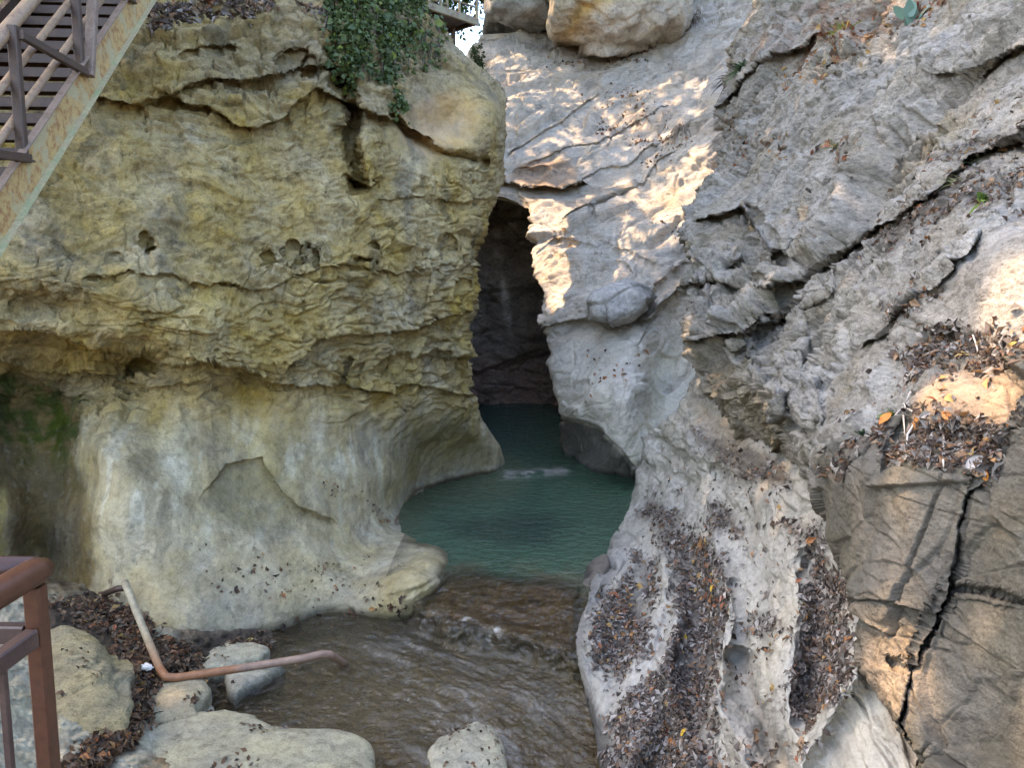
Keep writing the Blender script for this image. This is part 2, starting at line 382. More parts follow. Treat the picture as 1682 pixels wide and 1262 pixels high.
def sculptL(px, py):
    x, y = warp(px, py, 22, .012); h = np.zeros(px.shape)
    h += ledge(x, y, [(-200,540),(0,545),(60,553),(110,562),(160,575),(215,590),(285,598),(350,602),(420,618)], .30, 60, .25, 30)
    h += ledge(x, y, [(400,622),(430,632),(480,634),(560,637),(640,636),(700,640),(780,648)], .12, 26, .2, 10)
    h += ledge(x, y, [(-200,604),(40,606),(95,612),(160,622),(240,632),(330,628)], .10, 22, .10, 18)
    h += ledge(x, y, [(170,160),(230,172),(285,145),(330,133),(400,128),(470,112),(560,106)], .14, 40, .12, 26)
    h += ledge(x, y, [(280,150),(330,172),(370,192),(430,206),(470,190),(520,150),(560,168)], .16, 40, .12, 26)
    h += ledge(x, y, [(150,452),(280,448),(350,470),(430,472),(480,458),(540,444),(600,440),(720,452)], .05, 24, .06, 16)
    h += ledge(x, y, [(480,600),(520,562),(575,556),(640,548),(700,532),(760,520)], .16, 40, .12, 24)
    h += ledge(x, y, [(620,330),(680,322),(740,330),(800,322)], .03, 20, .06, 14)
    h += groove(x, y, [(650,190),(668,212),(690,230),(712,246),(740,252),(800,262)], .35, 6)
    h += groove(x, y, [(572,140),(578,200),(576,260),(584,300)], .9, 12)
    h += groove(x, y, [(540,20),(546,90),(560,150)], .25, 12)
    h += ledge(x, y, [(572,290),(600,304),(622,300)], .28, 50, .2, 16, 14)
    h += ledge(x, y, [(560,168),(600,182),(650,198),(700,220)], .18, 30, .22, 26, 20)
    h += groove(x, y, [(690,300),(700,320),(740,345)], .08, 5)
    for cx, cy, rx, ry, dp in ((240,388,7,13,.16),(250,396,5,9,.12),(190,420,10,10,.15),(252,408,8,6,.2),(478,412,8,14,.22),(492,420,6,18,.25),(508,412,5,15,.2),(524,424,7,20,.3),(618,412,6,14,.25),(596,428,14,5,.25),(574,612,6,22,.3),(592,618,8,14,.2),(236,602,26,12,.35),(440,428,6,12,.15),(700,470,10,24,.15),(742,415,10,16,.2),(760,470,14,8,.2),(650,590,30,7,.2),(720,585,24,8,.2),(480,96,22,14,.25),(505,110,12,16,.2),(345,80,40,8,.15)):
        k_ = .75 + .5*((cx*7 + cy) % 10)/10; h -= .85*dp*sstep(1.5, .6, np.abs((x + .12*(y-cy) - cx)/(rx*k_))**3.5 + np.abs((y + .2*(x-cx) - cy)/ry)**3.5)
    # carved scoop, bosses, alcove
    h -= .55*blob(px, py, 735, 200, 62, 46, -25); h += .22*blob(px, py, 800, 210, 40, 60)
    h -= .25*blob(px, py, 650, 280, 30, 60, 12); h += .22*blob(px, py, 600, 265, 24, 45)
    h += ledge(x, y, [(345,800),(372,770),(400,757),(435,756),(455,790),(478,818),(530,852)], .05, 70, .08, 60, 30); h -= .2*blob(px, py, 420, 830, 80, 45, 20)
    h -= .22*sstep(1.1, .7, ell(px, py, 700, 610, 70, 24, 4)); h -= .4*blob(px, py, 60, 500, 120, 26, 8)
    h -= .3*blob(px, py, 225, 603, 40, 14); h += .12*blob(px, py, 560, 430, 120, 60)
    h -= .10*blob(px, py, 690, 930, 60, 14, 20); h += .12*blob(px, py, 640, 955, 80, 30)
    h += groove(x, y, [(560,930),(600,950),(690,925)], .05, 4) + groove(x, y, [(640,980),(700,962),(725,950)], .05, 4)
    return h
def detailL(P, px, py):
    up = sstep(700, 600, py); scoop = np.clip(sstep(1.6, .8, ell(px, py, 735, 200, 95, 75, -25)), 0, 1)
    rough = np.clip(.10 + .90*up, 0, 1)*(1 - .75*scoop)*(.30 + .80*sstep(-.22, .28, fbm(P, .55, 3, off=41.)))
    Pw = dwarp(P, .8, .35); S = strata(Pw, 3, 2.0)
    h = .15*fbm(P, .9, 4)*(.35 + .65*up)
    tb = S[..., 2]/.40; fr = tb - np.floor(tb); saw = fr - sstep(.84, 1.0, fr); lay = RND[PERM[np.floor(tb).astype(int) & 255], 0]
    msk = sstep(-.1, .3, fbm(P, .7, 3, off=9.)); h += .08*saw*(.1 + 1.3*lay**2)*rough*msk
    bands = np.clip(blob(px, py, 470, 430, 330, 50) + blob(px, py, 150, 650, 200, 60) + blob(px, py, 680, 600, 170, 90) + .9*blob(px, py, 400, 100, 240, 110) + .35*up, 0, 1)
    h += (.13*blocks(S*np.array([1.3, 1.3, 1.9]), 1.5, 3.3) + .085*blocks(S*np.array([2.6, 2., 1.]), 3.0, 7.7, 1.2) + .04*blocks(S*np.array([1.3, 1.3, 1.9]), 6.5, 5.1, 1.2))*bands*(1-.8*scoop)
    h += .07*billow(Pw, 1.9, 6, .6)*rough + .028*billow(S, 5, 5, .65)*rough + .02*fbm(S*np.array([.6, 1, 2.]), 7, 4, .6)*(.12+.88*rough)
    h -= .06*cracks(S*np.array([.5, .8, 1.7]), 1.3, 2., .03)*rough*sstep(0, .3, fbm(P, 1.1, 2, off=30)) + .05*cracks(Pw*np.array([1.6, 1, .5]), 1.2, 8., .022)*rough*sstep(.05, .3, fbm(P, 1., 2, off=60))
    pits = fbm(P*np.array([1, 1, 1.6]), 5.5, 3, .55, off=50); h -= .07*sstep(.25, .5, pits)*rough
    h += .016*fbm(P, 18, 3, .65)*(.3 + .7*rough)
    h += (1-up)*(.03*fbm(P*np.array([1, 1, .45]), 2.2, 4) + .012*fbm(P, 6, 5, .65) + .02*billow(P*np.array([1, 1, .4]), 3, 4))
    return h
def colourL(P, px, py, h, n):
    n1 = fbm(P, 1.2, 4)*.5 + .5; n2 = fbm(P*np.array([1, 1, .25]), 2.2, 4, off=5)*.5 + .5; n3 = fbm(P, 4, 4, off=8)*.5 + .5
    c = lerp(C(.34, .275, .135), C(.44, .37, .20), sstep(.3, .7, n1))
    c = lerp(c, C(.25, .215, .14), sstep(.5, .75, n3)*.5)
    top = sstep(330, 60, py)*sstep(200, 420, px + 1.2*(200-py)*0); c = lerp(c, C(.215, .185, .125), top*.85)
    low = sstep(640, 760, py); c = lerp(c, lerp(C(.41, .365, .25), C(.54, .49, .355), sstep(.3, .7, n2)), low*.95)
    # pale mineral run-off and darker stripes on the worn lower face
    fall = np.exp(-((px - 292 + 18*fbm(P, 1.3, 2))/20.)**2)*sstep(640, 720, py)*sstep(920, 780, py); c = lerp(c, C(.58, .56, .47), fall*.75)
    d2 = np.exp(-((px - 243 + 14*fbm(P, 1.7, 2))/16.)**2)*sstep(680, 760, py)*sstep(900, 800, py); c = lerp(c, C(.22, .19, .12), d2*.6)
    d3 = np.exp(-((px - 340 + 14*fbm(P, 1.7, 2))/20.)**2)*sstep(640, 690, py)*sstep(820, 720, py); c = lerp(c, C(.27, .22, .13), d3*.55)
    vs_ = fbm(P*np.array([3.2, 1.5, .22]), 1.3, 5, .6, off=91)*.5 + .5; c = lerp(c, C(.27, .24, .17), sstep(.52, .66, vs_)*low*sstep(980, 840, py)*.8); c = lerp(c, C(.60, .58, .49), sstep(.46, .36, vs_)*low*sstep(960, 820, py)*.75)
    st = sstep(.52, .7, n2)*low*sstep(420, 520, px)*sstep(900, 760, py); c = lerp(c, C(.36, .31, .19), st*.5)
    grey = np.clip(sstep(1.3, .5, ell(px, py, 420, 820, 85, 62, 25)), 0, 1); c = lerp(c, C(.24, .225, .155), grey*.6)
    wet = sstep(955, 1010, py + 12*fbm(P, 3, 2))*sstep(300, 420, px)*sstep(735, 640, px); c = lerp(c, C(.30, .29, .22), wet*.6)
    # damp mossy recess at the far left
    xw, yw = warp(px, py, 20, .02)
    rec = polymask(xw, yw, [(-250, 615), (110, 622), (135, 690), (120, 760), (150, 850), (150, 960), (90, 1010), (30, 960), (10, 820), (-250, 800)], 12)
    c = lerp(c, C(.12, .085, .035), rec*.85)
    ms = rec*sstep(.42, .6, n3*.6 + n2*.4)*sstep(840, 690, py); c = lerp(c, C(.055, .075, .014), np.clip(ms*1.2, 0, 1))
    cl = sstep(900, 980, py)*rec; c = lerp(c, C(.26, .18, .06), cl*.6)
    pale = sstep(16, 4, px + 10*fbm(P, 3, 2))*sstep(790, 820, py)*sstep(1050, 960, py); c = lerp(c, C(.46, .40, .19), pale)
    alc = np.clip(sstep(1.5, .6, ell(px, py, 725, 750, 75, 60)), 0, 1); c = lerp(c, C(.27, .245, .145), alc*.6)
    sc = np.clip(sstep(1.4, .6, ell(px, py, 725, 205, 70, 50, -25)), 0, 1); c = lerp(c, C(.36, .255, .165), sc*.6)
    rt = sstep(700, 800, px)*sstep(420, 200, py); c = lerp(c, C(.36, .32, .24), rt*.5)
    c = c*np.array([1.32, 1.22, .98])
    drk = np.exp(-((py-1052+.17*(px-440)*0)/1e3)**2)*0; 
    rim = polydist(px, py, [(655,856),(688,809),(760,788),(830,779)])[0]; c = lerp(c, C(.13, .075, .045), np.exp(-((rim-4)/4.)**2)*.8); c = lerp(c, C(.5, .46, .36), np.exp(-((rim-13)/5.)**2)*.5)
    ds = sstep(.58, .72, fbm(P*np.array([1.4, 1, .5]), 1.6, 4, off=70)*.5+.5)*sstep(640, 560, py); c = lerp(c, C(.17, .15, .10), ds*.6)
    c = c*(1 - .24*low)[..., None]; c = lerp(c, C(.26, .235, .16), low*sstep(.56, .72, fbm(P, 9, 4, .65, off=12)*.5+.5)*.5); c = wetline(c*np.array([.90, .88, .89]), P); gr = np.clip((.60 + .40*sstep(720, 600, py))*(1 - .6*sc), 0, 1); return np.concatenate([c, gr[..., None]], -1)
def skirtL(e):
    z = e[:, 2]; a = np.radians(np.interp(z, [0, 3.5, 4.8, 6.2, 8], [9, 9, 20, 42, 55]))
    return np.stack([-np.sin(a), np.cos(a), np.zeros_like(a)], -1)
ysL = np.concatenate([np.arange(-300, -12, 7.), np.arange(-12, 1112, 1.7)])
left_cliff = make_sheet('left_cliff', ptsL, ysL, lambda y: np.full(y.shape, -260.), edgeL, M_LEFT, detailL, colourL, 640,
                        skirt=[('r', skirtL, 13.), ('l', horiz(-1., -.15, .1), 9.)], rnd=[('r', 34, .55)], sculpt=sculptL, nsk=60)

# ================================================================== SLOT BACK WALL
ptsB = [(700,668,23.3),(960,668,23.3),(800,500,23.6),(900,400,23.8),(700,200,24.2),(960,200,24.2),(840,600,23.6),(800,760,23.8),(900,760,23.8)]
def detailB(P, px, py):
    S = strata(P, -4, 2); return .5*fbm(P, .5, 4) + .25*billow(S, 1.3, 6, .6) + .35*blocks(S, .8) + .15*blocks(S, 2.2, 5.)
def colourB(P, px, py, h, n):
    n1 = fbm(P, 1.2, 4)*.5+.5; c = lerp(C(.17, .145, .125), C(.30, .255, .225), n1*n1*1.4)
    red = sstep(560, 620, py); c = lerp(c, C(.30, .15, .11), red*.7*n1)
    st = np.exp(-((px - (828 + .12*(py-470)))/6.)**2)*sstep(440, 470, py)*sstep(560, 530, py); c = lerp(c, C(.62, .58, .54), st*(.3 + .7*sstep(.4, .6, fbm(P, 3, 3)*.5 + .5)))  # narrow sunlit streak painted pale into the wall colour
    return c
slot_wall = make_sheet('slot_cliff', ptsB, np.arange(180, 760, 2.), lambda y: np.full(y.shape, 700.), lambda y: np.full(y.shape, 985.), M_RIGHT, detailB, colourB, 150)

# ================================================================== CENTRAL SLOPE
ptsC = [(922,750,16.6),(953,774,15.35),(1000,786,14.9),(1040,796,14.35),(1045,640,14.0),(1000,600,14.8),(920,600,15.9),(945,690,14.95),(975,706,14.5),(1020,752,13.95),(905,500,17),(880,450,17.9),(950,430,17.3),(1050,450,16.2),(1112,560,15.4),(1060,540,14.6),(1100,400,17),(1000,300,19.2),(900,300,19.6),(1140,300,17.9),(850,200,21.2),(1000,200,21.3),(1150,150,20.4),(850,80,24),(1000,90,23.6),(1150,60,22.6),(800,60,25),(760,250,21),(650,200,22),(1200,-60,25),(900,-60,29),(1300,300,17.5),(1300,0,22),(1300,700,13.9),(1100,850,13.8),(920,830,16.),(935,730,16.2),(650,290,20.6),(900,380,18.4),(1088,690,14.5),(1060,690,13.9),(1105,630,15.2)]
edgeC = interp_edge([(-140, 1030), (38, 1035), (50, 905), (54, 790), (62, 783), (90, 790), (112, 793), (118, 660), (285, 660), (300, 700), (325, 838), (345, 866), (380, 868), (420, 861), (450, 870), (480, 880), (520, 878), (560, 890), (600, 905), (640, 909), (680, 917), (720, 920), (750, 922), (775, 935), (800, 960), (860, 960)])
def sculptC(px, py):
    x, y = warp(px, py, 14, .014); h = np.zeros(px.shape)
    h += ledge(x, y, [(860,560),(905,535),(960,520),(1010,540),(1060,520),(1120,470)], .18, 40, .15, 26)
    h += ledge(x, y, [(800,292),(850,300),(905,306),(950,300)], .4, 26, .3, 12, 20)
    h -= .5*blob(x, y, 880, 285, 45, 12)
    h += ledge(px + 4*fbm(np.stack([px*.03, py*.03, px*0], -1), 1, 3), py, [(900,668),(925,684),(950,690),(978,700),(1004,722),(1030,748),(1062,792)], .12, 46, .65, 40, 16)
    h += groove(x, y, [(905,390),(960,400),(1030,430)], .15, 5) + groove(x, y, [(990,400),(1050,420),(1110,450)], .2, 6)
    h += groove(x, y, [(1045,520),(1085,470),(1130,440)], .3, 8) + groove(x, y, [(930,640),(960,600),(1000,560)], .05, 4)
    h += groove(x, y, [(835,170),(900,140),(1000,130)], .06, 5)
    for k, (a, b) in enumerate([((840,235),(980,150)),((880,260),(1090,170)),((930,300),(1130,200)),((930,350),(1100,250))]):
        h += ledge(x, y, [a, ((a[0]+b[0])/2, (a[1]+b[1])/2+12), b], .06, 30, .07, 14)
    h += .5*blob(px, py, 1010, 620, 90, 70); h -= .5*blob(px, py, 1090, 640, 26, 110, 14)
    h += .4*blob(px, py, 880, 80, 80, 30); h += .5*blob(px, py, 1170, 200, 26, 60, 20)
    return h
def detailC(P, px, py):
    sm = sstep(500, 580, py); R = 1 - .75*sm; Pw = dwarp(P, .5, .5); S = strata(Pw, 30, 2.6, .25); T = strata(Pw, 52, 2.6, .2)
    h = .24*fbm(P, .45, 4)*R + .16*billow(S, .9, 6, .6)*R
    h += .20*blocks(S, 1.1, 2.)*R*sstep(-.2, .25, fbm(P, .5, 2, off=3)) + .11*blocks(S, 2.8, 6.)*R*sstep(-.2, .25, fbm(P, .7, 2, off=8))
    h += .08*billow(S, 3.6, 5, .65)*R + .035*fbm(T, 8, 4, .65)*(R+.25) - .10*cracks(S, .8, 4., .025)*R
    h += (.16*blocks(S, .55, 11., 1., .03) + .05*blocks(T, 1.6, 21., 1., .04))*sm + .05*fbm(T, 1.2, 4)*sm + .018*fbm(P, 5, 4)*sm
    return h
def colourC(P, px, py, h, n):
    n1 = fbm(P, .7, 4)*.5+.5; n2 = fbm(strata(P, 32, 2.6, .25), 2.2, 4, off=4)*.5+.5
    c = lerp(C(.46, .43, .40), C(.62, .585, .55), n2); c = lerp(c, C(.55, .45, .36), sstep(.5, .75, n1)*.5)
    lo = sstep(500, 600, py); c = lerp(c, lerp(C(.46, .45, .43), C(.60, .58, .55), n2), lo*.85)
    b = np.clip(sstep(1.4, .6, ell(px, py, 895, 280, 55, 26)) , 0, 1); c = lerp(c, C(.30, .21, .15), b*.7)
    w = np.exp(-((px-800-.35*(py-60))/18.)**2)*sstep(160, 60, py); c = lerp(c, C(.62, .60, .60), w*.6)
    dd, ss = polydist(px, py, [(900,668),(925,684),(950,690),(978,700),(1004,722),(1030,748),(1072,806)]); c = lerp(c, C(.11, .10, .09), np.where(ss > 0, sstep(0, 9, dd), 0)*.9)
    e = sstep(.6, .75, fbm(P, 1.5, 4, off=33)*.5+.5)*sstep(480, 380, py); c = lerp(c, C(.25, .22, .19), e*.45)
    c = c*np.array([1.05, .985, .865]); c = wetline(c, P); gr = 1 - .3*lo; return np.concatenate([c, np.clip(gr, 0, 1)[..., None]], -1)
rock_slope = make_sheet('rock_slope', ptsC, np.concatenate([np.arange(-140, -12, 6.), np.arange(-12, 820, 1.8)]), edgeC, lambda y: np.full(y.shape, 1270.), M_SLOPE, detailC, colourC, 420,
                        skirt=[('l', lambda e: np.stack([np.where(e[:, 2] < 6.2, .22, -.2), np.where(e[:, 2] < 6.2, .97, .98), e[:, 2]*0], -1), 9.)], rnd=[('l', 9, .22)], sculpt=sculptC, nsk=30)

# ================================================================== RIGHT CLIFF
edgeR = interp_edge([(-260, 1340), (-60, 1275), (0, 1235), (60, 1205), (100, 1190), (150, 1180), (230, 1172), (300, 1158), (345, 1115), (375, 1104), (420, 1122), (450, 1134), (490, 1132), (540, 1124), (600, 1124), (640, 1136), (668, 1172), (690, 1208), (712, 1240), (740, 1275), (765, 1306), (800, 1326), (840, 1342), (880, 1360), (920, 1380), (960, 1390), (1000, 1395), (1060, 1388), (1085, 1396), (1110, 1410), (1160, 1446), (1210, 1482), (1262, 1530), (1400, 1640)])
ptsR = [(1235,0,17.5),(1340,-260,19),(1180,150,16.4),(1165,270,15.2),(1115,360,13.6),(1130,470,11.9),(1124,600,10.9),(1150,650,10.1),(1240,712,8.7),(1306,768,7.0),(1342,840,5.85),(1210,556,9.2),(1245,612,8.2),(1300,682,6.7),(1334,750,5.7),(1385,930,4.9),(1394,1050,4.5),(1450,1165,4.1),(1540,1270,3.7),
 (1300,100,13.5),(1400,0,12.5),(1550,0,10),(1682,0,8),(1800,-100,7.2),(1400,-200,14.5),(1682,-200,9.5),(1250,300,12.2),(1400,250,9.8),(1550,200,8),(1682,150,6.8),(1300,450,9.4),(1450,400,7.5),(1600,300,6.3),(1740,300,5.4),(1200,400,12),(1190,500,11),(1250,600,8.8),(1350,600,7.1),(1330,700,6.2),(1180,600,10.),(1450,530,6.0),(1500,500,5.6),
 (1600,450,5.0),(1682,430,4.6),(1682,550,4.25),(1580,555,4.9),(1480,600,5.1),(1400,700,5.2),(1560,640,4.5),(1682,620,4.05),(1500,715,4.35),(1620,745,3.95),(1690,740,3.75),(1450,800,4.35),(1550,850,4.05),(1650,850,3.72),(1800,800,3.3),(1450,950,4.25),(1560,950,3.95),(1650,950,3.65),(1480,1080,4.1),(1560,1100,3.8),(1650,1100,3.5),(1800,1100,3.1),(1600,1250,3.6),(1700,1250,3.3),(1800,1400,3.0),(1640,1400,3.4)]
def foreR(px, py):
    return polymask(px, py, [(1350, 760), (1420, 690), (1480, 660), (1540, 600), (1640, 590), (1900, 560), (1900, 1500), (1500, 1500), (1300, 860)], 22)
def sculptR(px, py):
    x, y = warp(px, py, 10, .02); h = np.zeros(px.shape)
    cr = [(1700,640),(1660,690),(1625,755),(1592,815),(1576,870),(1570,930),(1556,966),(1530,1020),(1510,1060),(1496,1105),(1490,1150),(1476,1190),(1492,1215),(1540,1262)]
    d, s = polydist(x, y, cr); h += np.where(s > 0, .05, -.0)*np.exp(-d/60) - .14*np.exp(-(d/(2.2 + 1.6*fbm(np.stack([px*.02, py*.02, px*0], -1), 1, 3)))**2)
    h += groove(x, y, [(1556,966),(1590,970),(1640,978),(1690,994)], .10, 3)
    h += groove(x, y, [(1455,1088),(1475,1098),(1498,1106)], .08, 3) + groove(x, y, [(1440,1168),(1462,1174)], .06, 3)
    h -= .12*polymask(x, y, [(1452,735),(1480,690),(1496,700),(1474,760),(1452,775)], 7)
    h += ledge(x, y, [(1400,985),(1460,990),(1520,1010)], .04, 40, .03, 30)
    h += .10*blob(px, py, 1560, 640, 70, 42, 8)+ .12*blob(px, py, 1670, 700, 40, 60)
    # shelf full of leaves
    h -= .18*blob(px, py, 1560, 722, 90, 22, 10); h -= .22*blob(px, py, 1560, 560, 80, 16, 12)
    for a in ((1180,420,45,28,-20,.28),(1215,505,64,24,-24,.32),(1172,590,34,55,20,.22),(1245,640,34,66,-32,.26),(1290,560,40,60,0,.22),(1275,380,42,28,-15,.26),(1322,650,28,60,-10,.2),(1150,520,30,30,0,.2),(1330,480,50,24,-30,.2)):
        e_ = ell(x, y, *a[:5]); h += .6*a[5]*sstep(1.25, .45, e_) - .08*np.exp(-((np.sqrt(e_) - 1.12)/.12)**2)
    # overhang pockets on the left part
    h += ledge(x, y, [(1128,560),(1160,556),(1220,540),(1280,500)], .35, 40, .3, 24, 30)
    h += ledge(x, y, [(1130,470),(1180,462),(1215,474),(1260,478)], .3, 34, .25, 16, 20)
    h += ledge(x, y, [(1150,360),(1220,340),(1260,400),(1290,420)], .3, 30, .3, 16, 20)
    h += ledge(x, y, [(1280,470),(1340,430),(1420,380),(1520,330),(1590,255),(1690,200)], .22, 40, .25, 20, 30)
    h += ledge(x, y, [(1150,200),(1250,110),(1330,60)], .3, 30, .3, 20, 30)
    h += ledge(x, y, [(1545,120),(1600,105),(1690,60)], .12, 30, .15, 14, 20)
    h += groove(x, y, [(1480,178),(1520,205),(1560,225),(1600,232)], .12, 4)
    h += groove(x, y, [(1230,340),(1265,395),(1290,430)], .25, 6)
    h += ledge(x, y, [(1420,560),(1500,500),(1540,470),(1600,400)], .14, 26, .14, 14, 30)
    h += ledge(x, y, [(1180,640),(1260,700),(1310,770),(1345,850)], .0, 30, .15, 20, 20)
    return h
def detailR(P, px, py):
    fo = foreR(px, py); slab = polymask(px, py, [(1520,520),(1600,400),(1700,330),(1900,300),(1900,560),(1620,590)], 20); R = (1 - .88*fo)*(1 - .7*slab)
    Pw = dwarp(P, 1.0, .28); S = strata(Pw, 36, 2.2, .3)
    m1 = sstep(-.25, .25, fbm(P, .6, 2, off=12)); R = R*(.5 + .62*sstep(-.25, .30, fbm(strata(P, 36, 1.8), .7, 3, off=77)))
    h = .20*fbm(P, .7, 4)*R + .02*fo*fbm(P, 1.5, 3)
    Rg = polymask(px, py, [(1105,330),(1190,280),(1330,330),(1480,300),(1470,420),(1380,540),(1345,780),(1240,720),(1120,600)], 50)
    B = strata(dwarp(P, 2.2, .05), 36, 1.7, .3); B2 = strata(dwarp(P, 2.2, .05), 24, 1.4, .3)
    h += ((.34*blocks(B, .75, 5., 1., .05) + .20*blocks(B, 1.7, 1., 1., .06))*(.45 + .55*m1) + .09*blocks(B2, 3.8, 3., 1.1, .08) + .035*blocks(B2, 8.5, 13., 1.1, .1))*R*(1 - .15*Rg)
    h += R*.14*(np.abs((B[..., 2]/.55 + .25*fbm(P, .8, 3)) % 1 - .5) - .25)*(.4+.6*m1)
    h += .06*billow(S, 1.6, 6, .62)*R + .045*billow(S, 5.5, 5, .65)*(R + .04) + .011*fbm(P, 22, 3, .65)*(R+.3)
    h += .06*billow(S, 1.6, 6, .62)*R + .035*billow(S, 5.5, 5, .65)*(R + .04) + .011*fbm(P, 22, 3, .65)*(R+.3)
    h -= .12*cracks(S*np.array([.6, 1, 1]), 1.0, 7., .03)*R
    h += slab*(.03*billow(strata(P, 52, 5, .3), 3.5, 4, .6) + .02*fbm(strata(P, 52, 6, .3), 9, 3))
    h += fo*(.10*blocks(strata(P, -25, 1.5), .9, 34., .8, .02) + .06*blocks(P, 1.6, 14., .8, .03) + .02*blocks(strata(P, -30, 2.), 3.6, 4., 1., .05) + .006*fbm(P, 25, 3, .65) + .016*fbm(strata(P, -28, 3), 6, 4, .6) + .012*billow(strata(P, -30, 2), 3, 4) - .02*cracks(strata(P, -30, 2.5), 1.1, 3., .010))
    return h
def colourR(P, px, py, h, n):
    fo = foreR(px, py); S = strata(P, 37, 2.4, .3)
    n1 = fbm(P, .8, 4)*.5+.5; n2 = fbm(S, 2.5, 4, off=4)*.5+.5; n3 = fbm(P, 5, 4, off=9)*.5+.5
    c = lerp(C(.30, .285, .265), C(.46, .44, .41), n2); c = lerp(c, C(.27, .23, .165), sstep(.5, .8, n1)*.55)
    c = lerp(c, C(.17, .155, .125), sstep(.58, .75, n3)*.5)
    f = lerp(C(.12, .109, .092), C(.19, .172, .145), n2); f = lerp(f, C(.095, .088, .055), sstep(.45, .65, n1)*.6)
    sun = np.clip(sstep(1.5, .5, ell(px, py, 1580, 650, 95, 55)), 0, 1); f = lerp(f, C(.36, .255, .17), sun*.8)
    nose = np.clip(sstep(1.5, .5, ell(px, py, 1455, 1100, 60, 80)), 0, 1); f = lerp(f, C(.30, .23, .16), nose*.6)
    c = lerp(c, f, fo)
    slab = polymask(px, py, [(1520,520),(1600,400),(1700,330),(1900,300),(1900,560),(1620,590)], 20); c = lerp(c, lerp(C(.36,.33,.30), C(.48,.43,.38), n2), slab*.7)
    br = polymask(px, py, [(1130,560),(1250,640),(1330,830),(1290,780),(1130,650)], 20); c = lerp(c, C(.25, .215, .15), br*.7)
    og = sstep(.5, .68, fbm(P, 1.6, 4, off=88)*.5+.5)*sstep(1420, 1300, px)*sstep(280, 380, py); c = lerp(c, C(.16, .145, .095), og*.75)
    c = c*np.array([.96, .915, .83])
    ea = sstep(1.4, .5, ell(px, py, 1400, 20, 190, 50, -22)); c = lerp(c, C(.24, .15, .10), np.clip(ea, 0, 1)*.7*sstep(.4, .6, n3))
    tl = sstep(1240, 1130, px)*sstep(180, 60, py); c = lerp(c, C(.30, .26, .18), tl*.5)
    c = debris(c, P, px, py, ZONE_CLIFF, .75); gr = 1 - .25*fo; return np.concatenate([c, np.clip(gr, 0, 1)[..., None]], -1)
right_cliff = make_sheet('right_cliff', ptsR, np.concatenate([np.arange(-260, -12, 7.), np.arange(-12, 1290, 1.6), np.arange(1290, 1400, 5.)]), edgeR, lambda y: np.full(y.shape, 1800.), M_RIGHT, detailR, colourR, 440,
                         skirt=[('l', horiz(.55, .8, -.25), 3.2), ('r', horiz(1., .0, .3), 14.)], rnd=[('l', 16, .22)], sculpt=sculptR, nsk=26)

# ================================================================== APRON
edgeA = interp_edge([(560, 1150), (600, 1142), (640, 1126), (680, 1091), (720, 1053), (760, 1046), (800, 1041), (830, 1031), (870, 1010), (900, 995), (930, 984), (960, 972), (990, 962), (1020, 950), (1040, 941), (1080, 944), (1150, 957), (1210, 968), (1262, 977), (1420, 995)])
ptsA = [(1150,560,12.4),(1125,650,11.6),(1175,690,10.2),(1052,720,12.5),(1045,760,12.6),(1035,820,12.5),(1010,870,11.3),(984,930,9.85),(962,990,8.7),(941,1040,8.15),(945,1080,7.75),(958,1150,7.4),(975,1262,6.65),(995,1420,5.9),
 (1100,720,11.5),(1150,800,10.1),(1250,780,8.2),(1240,720,8.8),(1312,800,6.9),(1100,850,10.2),(1200,900,8.0),(1300,860,6.9),(1350,880,6.0),(1050,950,9.1),(1150,1000,7.7),(1250,1000,6.7),(1330,980,6.0),(1395,960,5.35),(1050,1100,7.25),(1150,1150,6.45),(1250,1130,5.85),(1350,1130,5.1),(1405,1080,4.85),(1050,1250,6.2),(1150,1262,5.8),(1280,1262,5.0),(1400,1230,4.5),(1480,1230,4.25),(1560,1320,4.0),(1400,1400,4.2),(1100,1400,5.6),(1620,1100,5.2),(1600,800,6.6),(1600,600,8),(1400,600,9)]
ridges = [([(1090,690),(1060,800),(1035,900),(1010,1010),(1000,1120),(1010,1262)], .0, 20),
          ([(1095,780),(1085,860),(1095,930),(1112,1000),(1095,1090),(1120,1190),(1130,1262)], .20, 16),
          ([(1130,700),(1160,800),(1165,900),(1190,960),(1203,1010),(1185,1080),(1180,1150),(1215,1230),(1240,1300)], .26, 22),
          ([(1200,760),(1260,830),(1290,900),(1300,1000),(1285,1100),(1300,1180)], .22, 34),
          ([(1400,1110),(1350,1180),(1310,1262),(1290,1340)], .2, 22)]
troughs = [([(1060,880),(1050,960),(1030,1030),(1000,1090)], .16, 26), ([(1100,830),(1140,920),(1160,1010),(1150,1090),(1110,1190),(1070,1290)], .22, 32),
           ([(1340,930),(1352,1020),(1345,1100),(1320,1180)], .2, 26), ([(1215,1090),(1250,1190),(1290,1290)], .22, 14), ([(1090,880),(1110,960),(1085,1050)], .12, 9), ([(1205,960),(1222,1020),(1205,1080)], .12, 10)]
def sculptA(px, py):
    x, y = warp(px, py, 16, .013); h = np.zeros(px.shape)
    for pl, a, w in ridges: h += 1.5*a*np.exp(-(polydist(x, y, pl)[0]/w)**2)
    for pl, a, w in troughs: h -= 1.6*a*np.exp(-(polydist(x, y, pl)[0]/w)**2)
    h += groove(x, y, [(1050,760),(1130,800),(1190,780)], .2, 10) + groove(x, y, [(1070,720),(1130,760),(1220,800)], .18, 9)
    h += groove(x, y, [(1020,985),(1000,965),(975,990)], .15, 8)
    return h
